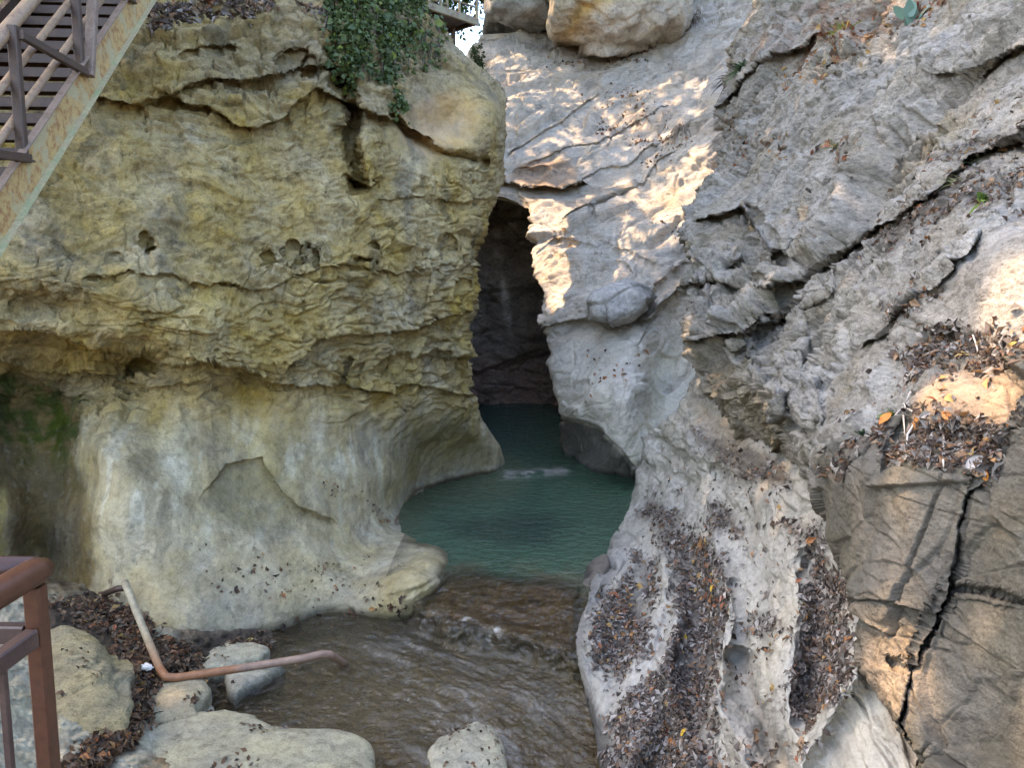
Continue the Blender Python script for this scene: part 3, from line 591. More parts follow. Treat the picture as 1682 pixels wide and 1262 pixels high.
def detailA(P, px, py):
    Pw = dwarp(P, 1.2, .2); T = strata(Pw, -56, 3.0, -.3); up = sstep(900, 760, py); R = .3 + .7*up
    h = .10*fbm(P, 1.1, 3)*R + .045*fbm(T, 1.5, 4, .5) + .04*billow(T, 2.4, 4, .55)*R + .022*fbm(P, 8, 5, .62)*(.5 + .5*R) + .02*billow(T, 6, 4, .6)
    h += (.06*blocks(strata(Pw, -35, 2.2), 2.2, 3.) + .03*blocks(strata(Pw, -35, 2), 5., 8.))*up
    h += .022*blocks(strata(Pw, -56, 3.5), 3., 18., 1.) + .012*blocks(T, 9., 28., 1.) - .05*sstep(.30, .5, fbm(T, 5.5, 3, .55, off=50)); ss_ = strata(Pw, -58, 7., -.3); h += .018*billow(ss_, 7, 4, .65)
    h -= .05*cracks(T, 1.1, 6., .016)
    return h
def colourA(P, px, py, h, n):
    T = strata(P, -52, 3.2, -.3); n1 = fbm(P, 1.1, 4)*.5+.5; n2 = fbm(T, 2.6, 4, off=2)*.5+.5; n3 = fbm(P, 6, 3, off=4)*.5+.5
    c = lerp(C(.33, .31, .28), C(.47, .445, .405), n2); c = lerp(c, C(.27, .25, .215), sstep(.5, .75, n1)*.5)
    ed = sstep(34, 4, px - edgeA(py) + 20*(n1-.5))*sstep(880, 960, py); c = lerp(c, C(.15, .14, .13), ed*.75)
    tp = polymask(px, py, [(1130,640),(1200,690),(1310,790),(1250,800),(1150,720)], 14); c = lerp(c, C(.30, .23, .155), tp*.6)
    c = lerp(c, C(.2, .19, .16), sstep(.6, .75, n3)*.45); sk = fbm(strata(P, -58, 7., -.3), 5, 4, .65, off=61)*.5 + .5; c = lerp(c, C(.22, .21, .19), sstep(.55, .72, sk)*.5)
    c = wetline(debris(c*np.array([1.0, .97, .89]), P, px, py, ZONE_APRON, .8), P); gr = .6 + .3*sstep(900, 760, py); return np.concatenate([c, np.clip(gr, 0, 1)[..., None]], -1)
rock_apron = make_sheet('rock_apron', ptsA, np.concatenate([np.arange(560, 1290, 1.6), np.arange(1290, 1420, 5.)]), edgeA, lambda y: np.full(y.shape, 1640.), M_APRON, detailA, colourA, 440,
                        skirt=[('l', horiz(.25, .5, -1.), 1.6)], rnd=[('l', 14, .10)], sculpt=sculptA, nsk=16)
# ================================================================== STREAM BED, BANK, WATER (by world height over photo rows)
def zsheet(name, zf, xs, ys, mat, colour, kind='structure'):
    Xg, Yg = np.meshgrid(xs, ys); z0 = zf(Xg, Yg); D = Dz(Xg, Yg, z0); P = unproj(Xg, Yg, D)
    me = grid_mesh(name, P, mat, None if colour is None else np.clip(colour(P, Xg, Yg), .004, .95), False)
    o = new_obj(name, me); tag(o, kind=kind)
    sh = Sheet(); sh.P = P; du = np.gradient(P, axis=1); dv = np.gradient(P, axis=0); n = -np.cross(du, dv); n /= np.linalg.norm(n, axis=-1)[..., None]
    n *= np.sign(n[..., 2:3]); sh.N, sh.X, sh.Y, sh.ys, sh.c0, sh.c1, sh.obj = n, Xg, Yg, ys, 0, len(xs), o
    return sh
LIP1 = [(300, 760), (640, 790), (655, 880), (700, 930), (735, 950), (780, 950), (850, 955), (960, 954), (985, 950), (1100, 950)]
LIP2 = [(300, 800), (635, 830), (655, 960), (690, 1012), (740, 1032), (800, 1034), (860, 1052), (905, 1068), (940, 1078), (970, 1082), (1100, 1084)]
lip1 = interp_edge(LIP1); lip2 = interp_edge(LIP2)
def water_z(px, py):
    wx, wy = warp(px, py, 16, .015, off=3.)
    a = sstep(-30, 60, wy - lip1(wx)); b = sstep(-10, 40, wy - lip2(wx)); r = sstep(1090, 1262, py)*sstep(640, 940, px)
    up_ = sstep(792, 774, wy + .10*(wx - 830))*sstep(800, 830, px)
    return .06*up_ - .07*a - .26*b - .26*r
EDGE_BANK = [(20, 700), (985, 690), (1000, 640), (1010, 600), (1040, 500), (1060, 432), (1100, 470), (1150, 430), (1180, 380), (1195, 330), (1215, 420), (1230, 520), (1235, 620), (1262, 640), (1420, 700)]
ptsBank = [(440,1052,-.33),(400,1065,-.28),(330,1085,-.18),(280,1110,-.1),(210,1030,.05),(120,1010,.1),(80,1000,.15),(300,1180,-.25),(330,1190,-.33),(360,1130,-.34),(420,1130,-.42),(230,1170,-.05),(120,1150,.15),(60,1200,.35),(0,1100,.5),(0,1262,.7),(150,1260,.25),(300,1262,-.1),(450,1262,-.3),(600,1262,-.45),(-150,1100,.9),(-150,1350,1.),(300,1400,.0),(640,1400,-.6),(-100,960,.5),(480,1100,-.55),(500,1180,-.7),(620,1200,-.8),(600,1050,-.7),(520,1000,-.6),(600,960,-.6),(1060,1300,-1.),(1060,1000,-.9),(800,1150,-.85),(800,1400,-.9)]
def tps_z(pts):
    a = np.array(pts, float); e = tps([(x, y, 1/(z+20)) for x, y, z in pts]); return lambda px, py: 1/e(px, py) - 20
bank_f = tps_z(ptsBank)
def bed_z(px, py):
    pool = sstep(960, 900, py)
    sh = .0*px + polymask(px, py, [(690,960),(760,930),(960,960),(950,1090),(900,1080),(740,1030),(690,1030)], 18)
    base = bank_f(px, np.maximum(py, 985.))
    z = base*(1 - pool) - 1.25*pool
    wz = water_z(px, py); top = wz - .035 - .05*sstep(-.2, .4, fbm(np.stack([px*.02, py*.03, px*0], -1), 1, 3))
    z = z + (top - z)*np.clip(sh, 0, 1)*sstep(600, 700, px)*.97
    Q = np.stack([px*.012, py*.02, px*0], -1)
    amp = .10*sstep(720, 640, px)
    return z + .05*fbm(Q, 1.5, 4) + amp*fbm(Q, 2.5, 4)*.8 + .03*fbm(Q*np.array([1.6, 1, 1]), 5, 3)
def bed_col(P, px, py):
    n1 = fbm(P, 2.2, 4)*.5+.5; n2 = fbm(P, 7, 3, off=3)*.5+.5; fc = facets(P*np.array([1, 1, 0]), 5.)[0]
    c = lerp(C(.17, .115, .058), C(.27, .195, .11), n1); c = lerp(c, C(.10, .075, .04), sstep(.55, .7, n2)*.5)
    c = lerp(c, C(.34, .27, .17), sstep(.15, .5, fc)*.6); pool = sstep(950, 905, py); c = lerp(c, C(.10, .13, .10), pool*.8)
    lit = polymask(px, py, [(-300,900),(100,980),(200,960),(300,1060),(440,1040),(470,1066),(390,1110),(340,1190),(250,1240),(100,1420),(-300,1420)], 18)
    c = lerp(c, lerp(C(.36, .32, .22), C(.46, .42, .30), n1), lit); chan = polymask(*warp(px, py, 30, .02), [(60,1000),(200,940),(262,1050),(440,1030),(470,1066),(400,1098),(350,1180),(300,1140),(240,1205),(160,1290),(110,1290),(205,1170),(215,1110),(170,1060),(60,1050)], 12); c = lerp(c, lerp(C(.045, .034, .024), C(.09, .065, .04), n2), chan)
    gr = sstep(.5, .7, fbm(P, 1.3, 3, off=20)*.5+.5)*sstep(1000, 1100, py)*sstep(400, 560, px); c = lerp(c, C(.14, .13, .065), gr*.7)
    return c
stream_bed = zsheet('stream_bed', bed_z, np.arange(-300, 1130, 2.5), np.concatenate([np.arange(650, 900, 4.), np.arange(900, 1430, 1.8)]), M_BED, bed_col)

def water_mat():
    m, nt, out = nt_new('stream_water'); co = N(nt, 'ShaderNodeTexCoord').outputs['Object']
    at = N(nt, 'ShaderNodeAttribute', attribute_name='Col').outputs['Color']
    tr = N(nt, 'ShaderNodeBsdfTransparent'); df = N(nt, 'ShaderNodeBsdfDiffuse'); nt.links.new(at, df.inputs['Color'])
    al = N(nt, 'ShaderNodeAttribute', attribute_name='Col').outputs['Alpha']
    tr.inputs['Color'].default_value = (.80, .70, .50, 1)
    mx = N(nt, 'ShaderNodeMixShader'); nt.links.new(al, mx.inputs[0]); nt.links.new(tr.outputs[0], mx.inputs[1]); nt.links.new(df.outputs[0], mx.inputs[2])
    gl = N(nt, 'ShaderNodeBsdfGlossy', Roughness=.06)
    n1 = noise_node(nt, co, 6., 4, .55, (1., 1.3, 1.)); n2 = noise_node(nt, co, 30., 3, .5, (1., .6, 1., (0, 0, .5)))
    ad = N(nt, 'ShaderNodeMath', operation='ADD'); nt.links.new(n1, ad.inputs[0])
    m2 = N(nt, 'ShaderNodeMath', operation='MULTIPLY'); nt.links.new(n2, m2.inputs[0]); m2.inputs[1].default_value = .3; nt.links.new(m2.outputs[0], ad.inputs[1])
    bp = N(nt, 'ShaderNodeBump', Strength=1., Distance=.09); nt.links.new(ad.outputs[0], bp.inputs['Height'])
    nt.links.new(bp.outputs['Normal'], gl.inputs['Normal'])
    fr = N(nt, 'ShaderNodeFresnel', IOR=1.6); nt.links.new(bp.outputs['Normal'], fr.inputs['Normal'])
    m3 = N(nt, 'ShaderNodeMixShader'); nt.links.new(fr.outputs[0], m3.inputs[0]); nt.links.new(mx.outputs[0], m3.inputs[1]); nt.links.new(gl.outputs[0], m3.inputs[2])
    nt.links.new(m3.outputs[0], out.inputs[0]); return m
M_WATER = water_mat()
def water_col(P, px, py):
    dep = np.clip(-(bed_z(px, py) - P[..., 2]), 0, 2)
    pool = sstep(985, 915, py + 60*fbm(P, 1.3, 4)); n1 = fbm(P*np.array([1, .6, 1]), 1.2, 4)*.5+.5
    c = lerp(lerp(C(.125, .098, .050), C(.18, .14, .075), n1), lerp(C(.026, .062, .036), C(.060, .108, .064), n1), pool)
    far = sstep(780, 700, py); c = lerp(c, C(.028, .072, .078), far*.7)
    # the sunken dark rock and the shallow brown shelf of the pool
    c = lerp(c, C(.012, .022, .02), np.clip(sstep(2.2, .2, ell(*warp(px, py, 30, .02), 830, 868, 85, 20)), 0, 1)*.55)
    c = lerp(c, C(.10, .10, .05), np.clip(sstep(60, 6, polydist(px, py, [(660,850),(690,800),(760,787),(830,780)])[0]), 0, 1)*.5)
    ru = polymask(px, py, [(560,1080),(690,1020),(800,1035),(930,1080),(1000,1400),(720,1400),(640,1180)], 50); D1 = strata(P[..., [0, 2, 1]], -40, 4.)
    refl_streak = .75*ru*sstep(.47, .64, fbm(D1 + .15*fbm(P, 2., 3)[..., None], 3.4, 6, .7)*.5 + .5); dl = polydist(px + 14*fbm(P, 2, 3), py + 10*fbm(P, 3, 3), LIP2[2:6])[0]  # grey reflection streaks on the ripples, painted into colour and opacity
    lip_glint = np.exp(-((dl - 14)/9.)**2)*sstep(.5, .66, fbm(P, 4, 4)*.5 + .5)*sstep(690, 720, px)*sstep(940, 900, px)  # white glints along the lower lip, painted into the water colour
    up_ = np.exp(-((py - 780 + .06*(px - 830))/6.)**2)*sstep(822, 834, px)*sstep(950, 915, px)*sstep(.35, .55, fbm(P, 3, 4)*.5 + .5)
    c = lerp(c, C(.30, .275, .24), refl_streak*.8); c = lerp(c, C(.36, .34, .31), np.clip(lip_glint*.7, 0, 1)); c = lerp(c, C(.42, .36, .33), np.clip(up_, 0, 1)*.8)
    a = np.clip(1 - np.exp(-dep*lerp(np.full((1,), .8), np.full((1,), 2.6), pool)[..., 0]), 0, .97)
    a = np.maximum(a, np.clip(.75*refl_streak + .9*lip_glint + .8*up_, 0, .97)); return np.concatenate([c, a[..., None]], -1)
def water_disp(px, py):
    P0 = unproj(px, py, Dz(px, py, water_z(px, py))); P0[..., 2] = 0
    lo = sstep(960, 1010, py); ru = polymask(px, py, [(520,1060),(640,1010),(720,960),(960,970),(1000,1400),(700,1400),(660,1180),(560,1130)], 60)
    D1 = strata(P0[..., [0, 2, 1]], -40, 2.5)
    return water_z(px, py) + .016*fbm(P0*np.array([1, 1.4, 1]), 2.2, 5, .6)*(1 + lo) + .02*np.exp(-((py - 782 + .1*(px-830))/7.)**2)*sstep(815, 835, px)*fbm(P0, 6, 3) + .05*ru*fbm(D1*np.array([1., 1, 1.6]), 2.4, 4, .55) + .022*ru*fbm(D1*np.array([1., 1, 1.5]), 7, 3, .6)
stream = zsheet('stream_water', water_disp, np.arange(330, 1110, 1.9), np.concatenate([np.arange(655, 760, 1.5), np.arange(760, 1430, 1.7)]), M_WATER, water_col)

# far ground reaching the horizon, under everything
g = MB(); n = 24
me = None
xs = np.linspace(-900, 900, 61); ys = np.linspace(-900, 900, 61); GX, GY = np.meshgrid(xs, ys)
GZ = -2.2 + 6*fbm(np.stack([GX*.01, GY*.01, GX*0], -1), 1, 3)*sstep(60, 200, np.hypot(GX, GY)) 
me = grid_mesh('ground', np.stack([GX, GY, GZ], -1), M_SOIL, np.full((61, 61, 3), (.10, .085, .05)))
tag(new_obj('ground', me), kind='structure')
# ================================================================== BOULDERS
import bmesh
def ico(sub):
    bm = bmesh.new(); bmesh.ops.create_icosphere(bm, subdivisions=sub, radius=1); bm.verts.ensure_lookup_table()
    v = np.array([x.co for x in bm.verts]); f = np.array([[q.index for q in x.verts] for x in bm.faces]); bm.free(); return v, f
ICO = {k: ico(k) for k in (4, 5, 6, 7)}
def polar(poly, cx, cy):
    """radius of a polygon as a function of the angle round (cx, cy)"""
    p = np.array(poly, float) - [cx, cy]; q = np.roll(p, -1, 0)
    def R(th):
        d = np.stack([np.cos(th), np.sin(th)], -1); best = np.full(th.shape, 1e9)
        for a, b in zip(p, q):
            e = b - a; den = d[..., 0]*e[1] - d[..., 1]*e[0]; den = np.where(np.abs(den) < 1e-9, 1e-9, den)
            t = (a[0]*e[1] - a[1]*e[0])/den; s = (a[0]*d[..., 1] - a[1]*d[..., 0])/den
            best = np.where((t > 0) & (s >= -.001) & (s <= 1.001) & (t < best), t, best)
        return np.where(best > 1e8, 1, best)
    return R
def boulder(name, label, poly, D, thick, col, mat, sub=5, full=.75, rough=1.0, slope=0.0, colour=None, cat='boulder', group=None, smooth_r=.06, flat=None, cexp=.8):
    p = np.array(poly, float); cx, cy = p.mean(0); v, f = ICO[sub]; a, b, c = v[:, 0], v[:, 2], v[:, 1]
    th = np.arctan2(-b, a); rho = np.sqrt(a*a + b*b); R = polar(poly, cx, cy); rr = sum(R(th + k*smooth_r/2) for k in (-1, 0, 1))/3
    rr = rr*rho**full; px = cx + np.cos(th)*rr; py = cy + np.sin(th)*rr
    Dv = D + slope*(cy - py)/100
    P = unproj(px, py, Dv); fw = rays(cx, cy); fw[2] = 0; fw /= np.linalg.norm(fw)
    P = P + fw*(np.sign(c)*np.abs(c)**cexp*thick)[:, None]
    if flat is not None:
        P = unproj(px, py, Dz(px, py, flat)); P[:, 2] += np.where(c > 0, np.sign(c)*np.abs(c)**.42*thick, c*.35)
    nm = unit_(P - P.mean(0)); sc = 9.0/D
    Q = P*sc + np.array([cx, cy, 0])*.013
    h = (.10*fbm(Q, 1.1, 4) + .07*blocks(Q, 1.5, 2., .8) + .035*billow(Q, 3.5, 4, .55) + .012*fbm(Q, 12, 3))/sc*rough
    P = P + nm*h[:, None]
    n1 = fbm(Q, 1.6, 4)*.5 + .5; col = np.array(col)*np.array([1.02, .98, .90]); cc = lerp(np.array(col)*.78, np.array(col)*1.12, n1)
    if colour: cc = colour(P, px, py, cc, n1)
    if P[:, 1].mean() < 12: cc = wetline(cc, P, 0. if flat is None else flat + .04)
    o3 = P.mean(0); o3[2] = P[:, 2].min()
    me = mesh_arrays(name, P - o3, f, np.full(len(f), 3), mat, np.clip(cc, .01, .9)); o = new_obj(name, me); o.location = o3
    STONES.append((P, nm)); return tag(o, label, cat, group)
STONES = []
def unit_(v): return v/(np.linalg.norm(v, axis=-1)[..., None] + 1e-9)

boulder('boulder', 'dark grey boulder on the skyline beside the footbridge', [(790,-200),(905,-210),(911,-30),(906,62),(865,60),(830,54),(796,50),(786,-30)], 25.4, 2.2, (.30, .295, .28), M_STONE, 6, .35, 1.8, cexp=.5,
        colour=lambda P, x, y, c, n: lerp(c, C(.36, .35, .35), sstep(.5, .7, fbm(P*np.array([1, 1, .4]), 1.2, 3)*.5+.5)*.6))
def tan_c(P, x, y, c, n):
    d, s = polydist(x, y, [(915, 85), (955, 62), (985, 40), (1040, 20), (1090, -10)]); c = lerp(c, C(.55, .34, .12), np.exp(-(d/13.)**2)*.85)
    return lerp(c, C(.34, .28, .2), sstep(960, 915, x)*.7)
boulder('boulder', 'tan boulder with an orange band at the head of the pale slope', [(902,74),(898,-20),(900,-230),(1010,-260),(1150,-230),(1150,-30),(1118,66),(1020,84),(950,86)], 23.6, 2.0, (.56, .49, .41), M_STONE, 6, .30, 1.9, colour=tan_c, cexp=.45)
boulder('boulder', 'rounded chockstone wedged on the pale slope beside the dark slot', [(957,492),(972,474),(1000,460),(1030,455),(1062,468),(1080,486),(1066,508),(1036,528),(1000,538),(966,527)], 15.0, .9, (.42, .40, .385), M_STONE, 6, .6)
boulder('boulder', 'large rounded boulder behind the brown railing', [(60,1062),(105,1043),(150,1058),(178,1086),(192,1110),(216,1114),(219,1135),(207,1175),(186,1215),(160,1245),(140,1290),(60,1340),(-60,1340),(-90,1120),(-20,1080)], 6.6, .75, (.40, .35, .22), M_LEFT, 6, .55, slope=.5)
boulder('rock_slab', 'flat pale rock among the leaf litter below the bent pipe', [(248,1150),(270,1127),(330,1126),(348,1146),(336,1164),(322,1172),(330,1196),(280,1202),(236,1192)], 7.05, 0.12, (.42, .38, .27), M_STONE, 5, .5, .6, 1.0, cat='rock', flat=-0.16)
boulder('rock_slab', 'pale flat slab behind the middle of the bent pipe', [(322,1092),(345,1074),(372,1063),(420,1064),(447,1073),(432,1090),(380,1104),(332,1112)], 7.85, 0.1, (.46, .43, .32), M_STONE, 5, .5, .5, 1.2, cat='rock', flat=-0.24)
boulder('rock_slab', 'pale angular slab at the water edge in front of the bent pipe', [(367,1122),(400,1102),(442,1094),(472,1108),(440,1128),(405,1146),(388,1166),(374,1156)], 7.55, 0.14, (.48, .46, .37), M_STONE, 5, .5, .5, 1.2, cat='rock', flat=-0.36)
boulder('boulder', 'broad pale rock along the near bank in front of the brown pool', [(90,1300),(150,1255),(230,1228),(300,1200),(370,1190),(420,1200),(452,1221),(492,1229),(560,1225),(602,1234),(620,1250),(622,1320),(500,1360),(100,1360)], 6.25, 0.22, (.44, .41, .29), M_STONE, 6, .5, .6, .8, flat=-0.28)
boulder('boulder', 'whitish stone standing in the stream at the bottom of the photo', [(696,1262),(716,1240),(748,1226),(780,1214),(812,1224),(828,1250),(836,1290),(800,1330),(710,1320)], 6.45, 0.22, (.46, .43, .33), M_STONE, 5, .5, .6, .6, flat=-0.5)
boulder('stone', 'small pale stone between the leaf litter and the brown pool', [(318,1176),(340,1168),(352,1176),(346,1192),(322,1192)], 7.0, 0.09, (.45, .42, .33), M_STONE, 4, .5, .5, cat='stone', flat=-0.3)
boulder('stone', 'dark wet stone at the left foot of the pale apron in the pool', [(948,952),(975,925),(1000,915),(1008,935),(985,965),(960,975),(945,970)], 9.9, .4, (.17, .15, .13), M_STONE, 5, .5, .6, cat='stone')

# ================================================================== STEEL STAIRS
M_STEEL = metal_paint('brown_steel', (.060, .034, .022), (.085, .045, .025), .4, .55, 12)
M_YELLOW = metal_paint('rusting_yellow_paint', (.46, .31, .12), (.30, .15, .055), .55, .6, 14, (.40, .33, .18))
M_PALE = metal_paint('pale_green_paint', (.44, .375, .22), (.32, .35, .19), .5, .6, 6, (.40, .33, .20))
M_MAUVE = metal_paint('dusty_mauve_paint', (.22, .155, .115), (.16, .105, .07), .4, .6, 14)
M_TAN = metal_paint('tan_paint', (.27, .175, .10), (.17, .10, .06), .4, .5, 14)
az, el = math.radians(-4.5), math.radians(40)
sdir = Vector((math.sin(az)*math.cos(el), math.cos(az)*math.cos(el), math.sin(el))); fdir = Vector((math.sin(az), math.cos(az), 0)); xdir = Vector((math.cos(az), -math.sin(az), 0)); udir = xdir.cross(sdir).normalized()
if udir.z < 0: udir = -udir
P0 = V(-2, 352, 6.0)
stair = empty('steel_staircase', P0 - sdir*4.6, 'steel staircase with a rusting yellow stringer climbing the left cliff', 'staircase')
a0, b0 = P0 - sdir*4.6, P0 + sdir*5.2; h = .34; fl = .056
s = MB(); s.profile(a0, b0, [(-.012, -h/2+.008), (0, -h/2+.008), (0, h/2-.008), (-.012, h/2-.008)], xdir, udir); st = s.build('stringer', M_YELLOW, stair)
st['label'] = 'right stringer with peeling yellow paint'
s = MB(); s.profile(a0, b0, [(-.012, -h/2), (fl, -h/2), (fl, -h/2+.010), (-.012, -h/2+.010)], xdir, udir); s.build('bottom_flange', M_PALE, st)
s = MB(); s.profile(a0, b0, [(-.012, h/2-.010), (fl, h/2-.010), (fl, h/2), (-.012, h/2)], xdir, udir); s.build('top_flange', M_MAUVE, st)
WID = 1.15
s = MB(); s.profile(a0 - xdir*WID, b0 - xdir*WID, [(-.012, -h/2), (.05, -h/2), (.05, -h/2+.01), (0, -h/2+.01), (0, h/2-.01), (.05, h/2-.01), (.05, h/2), (-.012, h/2)], xdir, udir); s.build('stringer', M_STEEL, stair)
rise = .185; run = rise/math.tan(el)
n0 = a0 + udir*(.0)
for k in range(1, 40):
    c = n0 + Vector((0, 0, rise*k)) + fdir*(run*k); m = MB()
    if (c - a0).length > 9.7: break
    l, r = c - xdir*(WID-.01), c - xdir*.02
    m.bar(l + fdir*.0, r + fdir*.0, .014, .085)                       # front lip
    m.bar(l + fdir*.12 + Vector((0, 0, .027)), r + fdir*.12 + Vector((0, 0, .027)), .225, .008)   # plate
    m.bar(l + fdir*.236, r + fdir*.236, .012, .05)
    for q in range(46):                                               # serrated grip edge
        x = l + (r-l)*((q+.5)/46) + Vector((0, 0, .036)) - fdir*.001; m.bar(x - xdir*.006, x + xdir*.006, .014, .012)
    m.build('tread', M_STEEL, stair)
def on(t, x=0.0, z=0.0): return P0 + sdir*t + xdir*(.02 + x) + Vector((0, 0, z))
def tOf(px, py):   # distance along the stringer whose picture height is py
    lo, hi = -2.5, 5.2
    for _ in range(40):
        mid = (lo+hi)/2; y = project(np.array(P0 + sdir*mid))[1]
        if y > py: lo = mid
        else: hi = mid
    return lo
t1, t2, t3 = tOf(15, 285), tOf(112, 140), tOf(195, 18)
dt = t2 - t1
for t in (t1 - 2.2*dt, t1 - 1.1*dt, t1, t2, t3, t3 + dt):
    m = MB(); b = on(t, -.03, .10); m.bar(b, b + Vector((0, 0, 1.04)), .075, .075, fdir); m.bar(b + Vector((0, 0, .01)) - fdir*.09, b + Vector((0, 0, .01)) + fdir*.09, .11, .016); m.build('rail_post', M_STEEL, stair)
m = MB(); b = on(t2, .02, .10); m.bar(b + fdir*.06, b + fdir*.55 + Vector((0, 0, 1.9)), .07, .09, xdir); m.build('brace', M_MAUVE, stair)
for ta, tb in ((t1, t2), (t1 - 1.1*dt, t1), (t2, t3)):
    m = MB(); m.bar(on(tb, .02, .12), on(ta, .02, .10) + Vector((0, 0, .98)), .05, .07); m.build('brace', M_STEEL, stair)
for z, r in ((1.10, .055), (.74, .032), (.40, .032)):
    m = MB(); m.tube([on(-4.4, -.09) + Vector((0, 0, z)), on(5.2, -.09) + Vector((0, 0, z))], r, 12); m.build('handrail' if z > 1 else 'side_rail', M_TAN, stair, True)
    m = MB(); m.tube([on(-4.4, -WID) + Vector((0, 0, z)), on(5.2, -WID) + Vector((0, 0, z))], r, 12); m.build('handrail' if z > 1 else 'side_rail', M_TAN, stair, True)
for t in (t1 - 1.1*dt, t1, t2, t3):
    m = MB(); b = on(t, -WID, .10); m.bar(b, b + Vector((0, 0, 1.04)), .075, .075, fdir); m.build('rail_post', M_STEEL, stair)

# ================================================================== RAILING beside the camera
M_RED = metal_paint('red_brown_paint', (.080, .030, .014), (.06, .027, .016), .35, .33, 8, None, .12)
M_DARK = metal_paint('dull_brown_paint', (.06, .032, .024), (.085, .048, .034), .45, .5, 10)
pc = V(56, 952, 1.66); deckz = 2.0
rail = empty('guard_railing', (pc.x, pc.y, deckz), 'red brown steel guard railing at the corner of the viewing deck', 'railing')
m = MB(); m.bar((pc.x, pc.y, deckz), (pc.x, pc.y, pc.z - .015), .036, .036, (0, 1, 0)); m.build('post', M_RED, rail)
e1 = pc + Vector((-.012, -1.45, 0)); e2 = pc + Vector((-1.5, .05, 0))
m = MB(); m.tube([pc + Vector((.004, .03, .012)), pc + Vector((.002, 0, .016)), e1 + Vector((0, 0, .016))], [.024, .03, .03], 16); m.build('handrail', M_RED, rail, True)
m = MB(); m.tube([pc + Vector((0, .004, .017)), e2 + Vector((0, 0, .017))], .0298, 16); m.build('handrail', M_RED, rail, True)
zz = Vector((0, 0, -.12))
m = MB(); m.bar(pc + zz + Vector((0, -.024, 0)), e1 + zz, .03, .04); m.build('mid_rail', M_DARK, rail)
m = MB(); m.bar(pc + zz + Vector((-.024, 0, 0)), e2 + zz, .03, .04); m.build('mid_rail', M_DARK, rail)
zb = Vector((0, 0, deckz + .08 - pc.z))
m = MB(); m.bar(pc + zb + Vector((0, -.024, 0)), e1 + zb, .03, .03); m.build('bottom_rail', M_DARK, rail)
m = MB(); m.bar(pc + zb + Vector((-.024, 0, 0)), e2 + zb, .03, .03); m.build('bottom_rail', M_DARK, rail)
for k in range(1, 12):
    q = pc + (e1 - pc)*(k/12.); m = MB(); m.bar(q + zb + Vector((0, 0, .015)), q + zz - Vector((0, 0, .02)), .014, .014, (0, 1, 0)); m.build('baluster', M_DARK, rail)
for k in range(1, 12):
    q = pc + (e2 - pc)*(k/12.); m = MB(); m.bar(q + zb + Vector((0, 0, .015)), q + zz - Vector((0, 0, .02)), .014, .014, (0, 1, 0)); m.build('baluster', M_DARK, rail)
for q in (e1, e2):
    m = MB(); m.bar((q.x, q.y, deckz), (q.x, q.y, pc.z - .015), .046, .046, (0, 1, 0)); m.build('post', M_RED, rail)
deck = empty('viewing_deck', (0, .3, deckz), 'steel viewing deck under the red brown railing', 'deck')
m = MB(); m.bar((pc.x - 1.7, .1, deckz - .035), (1.6, .1, deckz - .035), 3.3, .07, bev=.02); m.build('deck_plate', M_STEEL, deck)
for x, y in ((-2.4, 1.6), (1.4, 1.6), (-2.4, -1.3), (1.4, -1.3)):
    m = MB(); m.bar((x, y, -2.2), (x, y, deckz - .07), .1, .1, (0, 1, 0)); m.build('leg', M_STEEL, deck)

# ================================================================== FOOTBRIDGE
M_BRIDGE = metal_paint('weathered_bridge_paint', (.26, .23, .14), (.20, .14, .09), .5, .6, 6)
bz = 9.62; E = Vector((-.78, 18.95, bz)); bd = Vector((.68, .73, 0)).normalized(); bp = Vector((-bd.y, bd.x, 0))
F = E - bd*4.2; br = empty('footbridge', (E.x, E.y, bz), 'small steel footbridge with open railing above the ivy covered cliff', 'footbridge')
m = MB(); m.bar(F + bp*.5 + Vector((0, 0, .03)), E + bp*.5 + Vector((0, 0, .03)), .96, .035, bev=.05); m.build('deck_plate', M_STEEL, br)
for k in (0, 1):
    m = MB(); m.bar(F + bp*k - Vector((0, 0, .06)), E + bp*k - Vector((0, 0, .06)), .07, .15); m.build('edge_beam', M_BRIDGE, br)
for k in range(5):
    q = E - bd*(.05 + k*1.0); m = MB(); m.bar(q - Vector((0, 0, .07)) + bp*.05, q + bp*.95 - Vector((0, 0, .07)), .07, .10); m.build('cross_beam', M_STEEL, br)
for k in (0, 1):
    for j in range(8):
        q = E - bd*(.03 + j*.55) + bp*k; m = MB(); m.bar(q + Vector((0, 0, .015)), q + Vector((0, 0, 1.1)), .05, .05, bd); m.build('rail_post', M_BRIDGE, br)
    for z in (.25, .55, 1.1):
        m = MB(); m.tube([F + bp*k + Vector((0, 0, z)), E + bp*k + Vector((0, 0, z))], .03 if z > 1 else .022, 8); m.build('rail', M_BRIDGE, br, True)
for q in (E - bd*.35 + bp*.45, E - bd*.35 + bp*.12):
    m = MB(); m.bar(q - Vector((0, 0, .13)), q - Vector((0, 0, 2.6)), .08, .08, bd); m.build('support_post', M_STEEL, br)
    break
q0 = E - bd*.35 + bp*.45; m = MB(); m.bar(q0 - Vector((0, 0, .95)) + Vector((-1.0, .2, -.1)), q0 - Vector((0, 0, .85)), .045, .045); m.build('brace', M_BRIDGE, br)

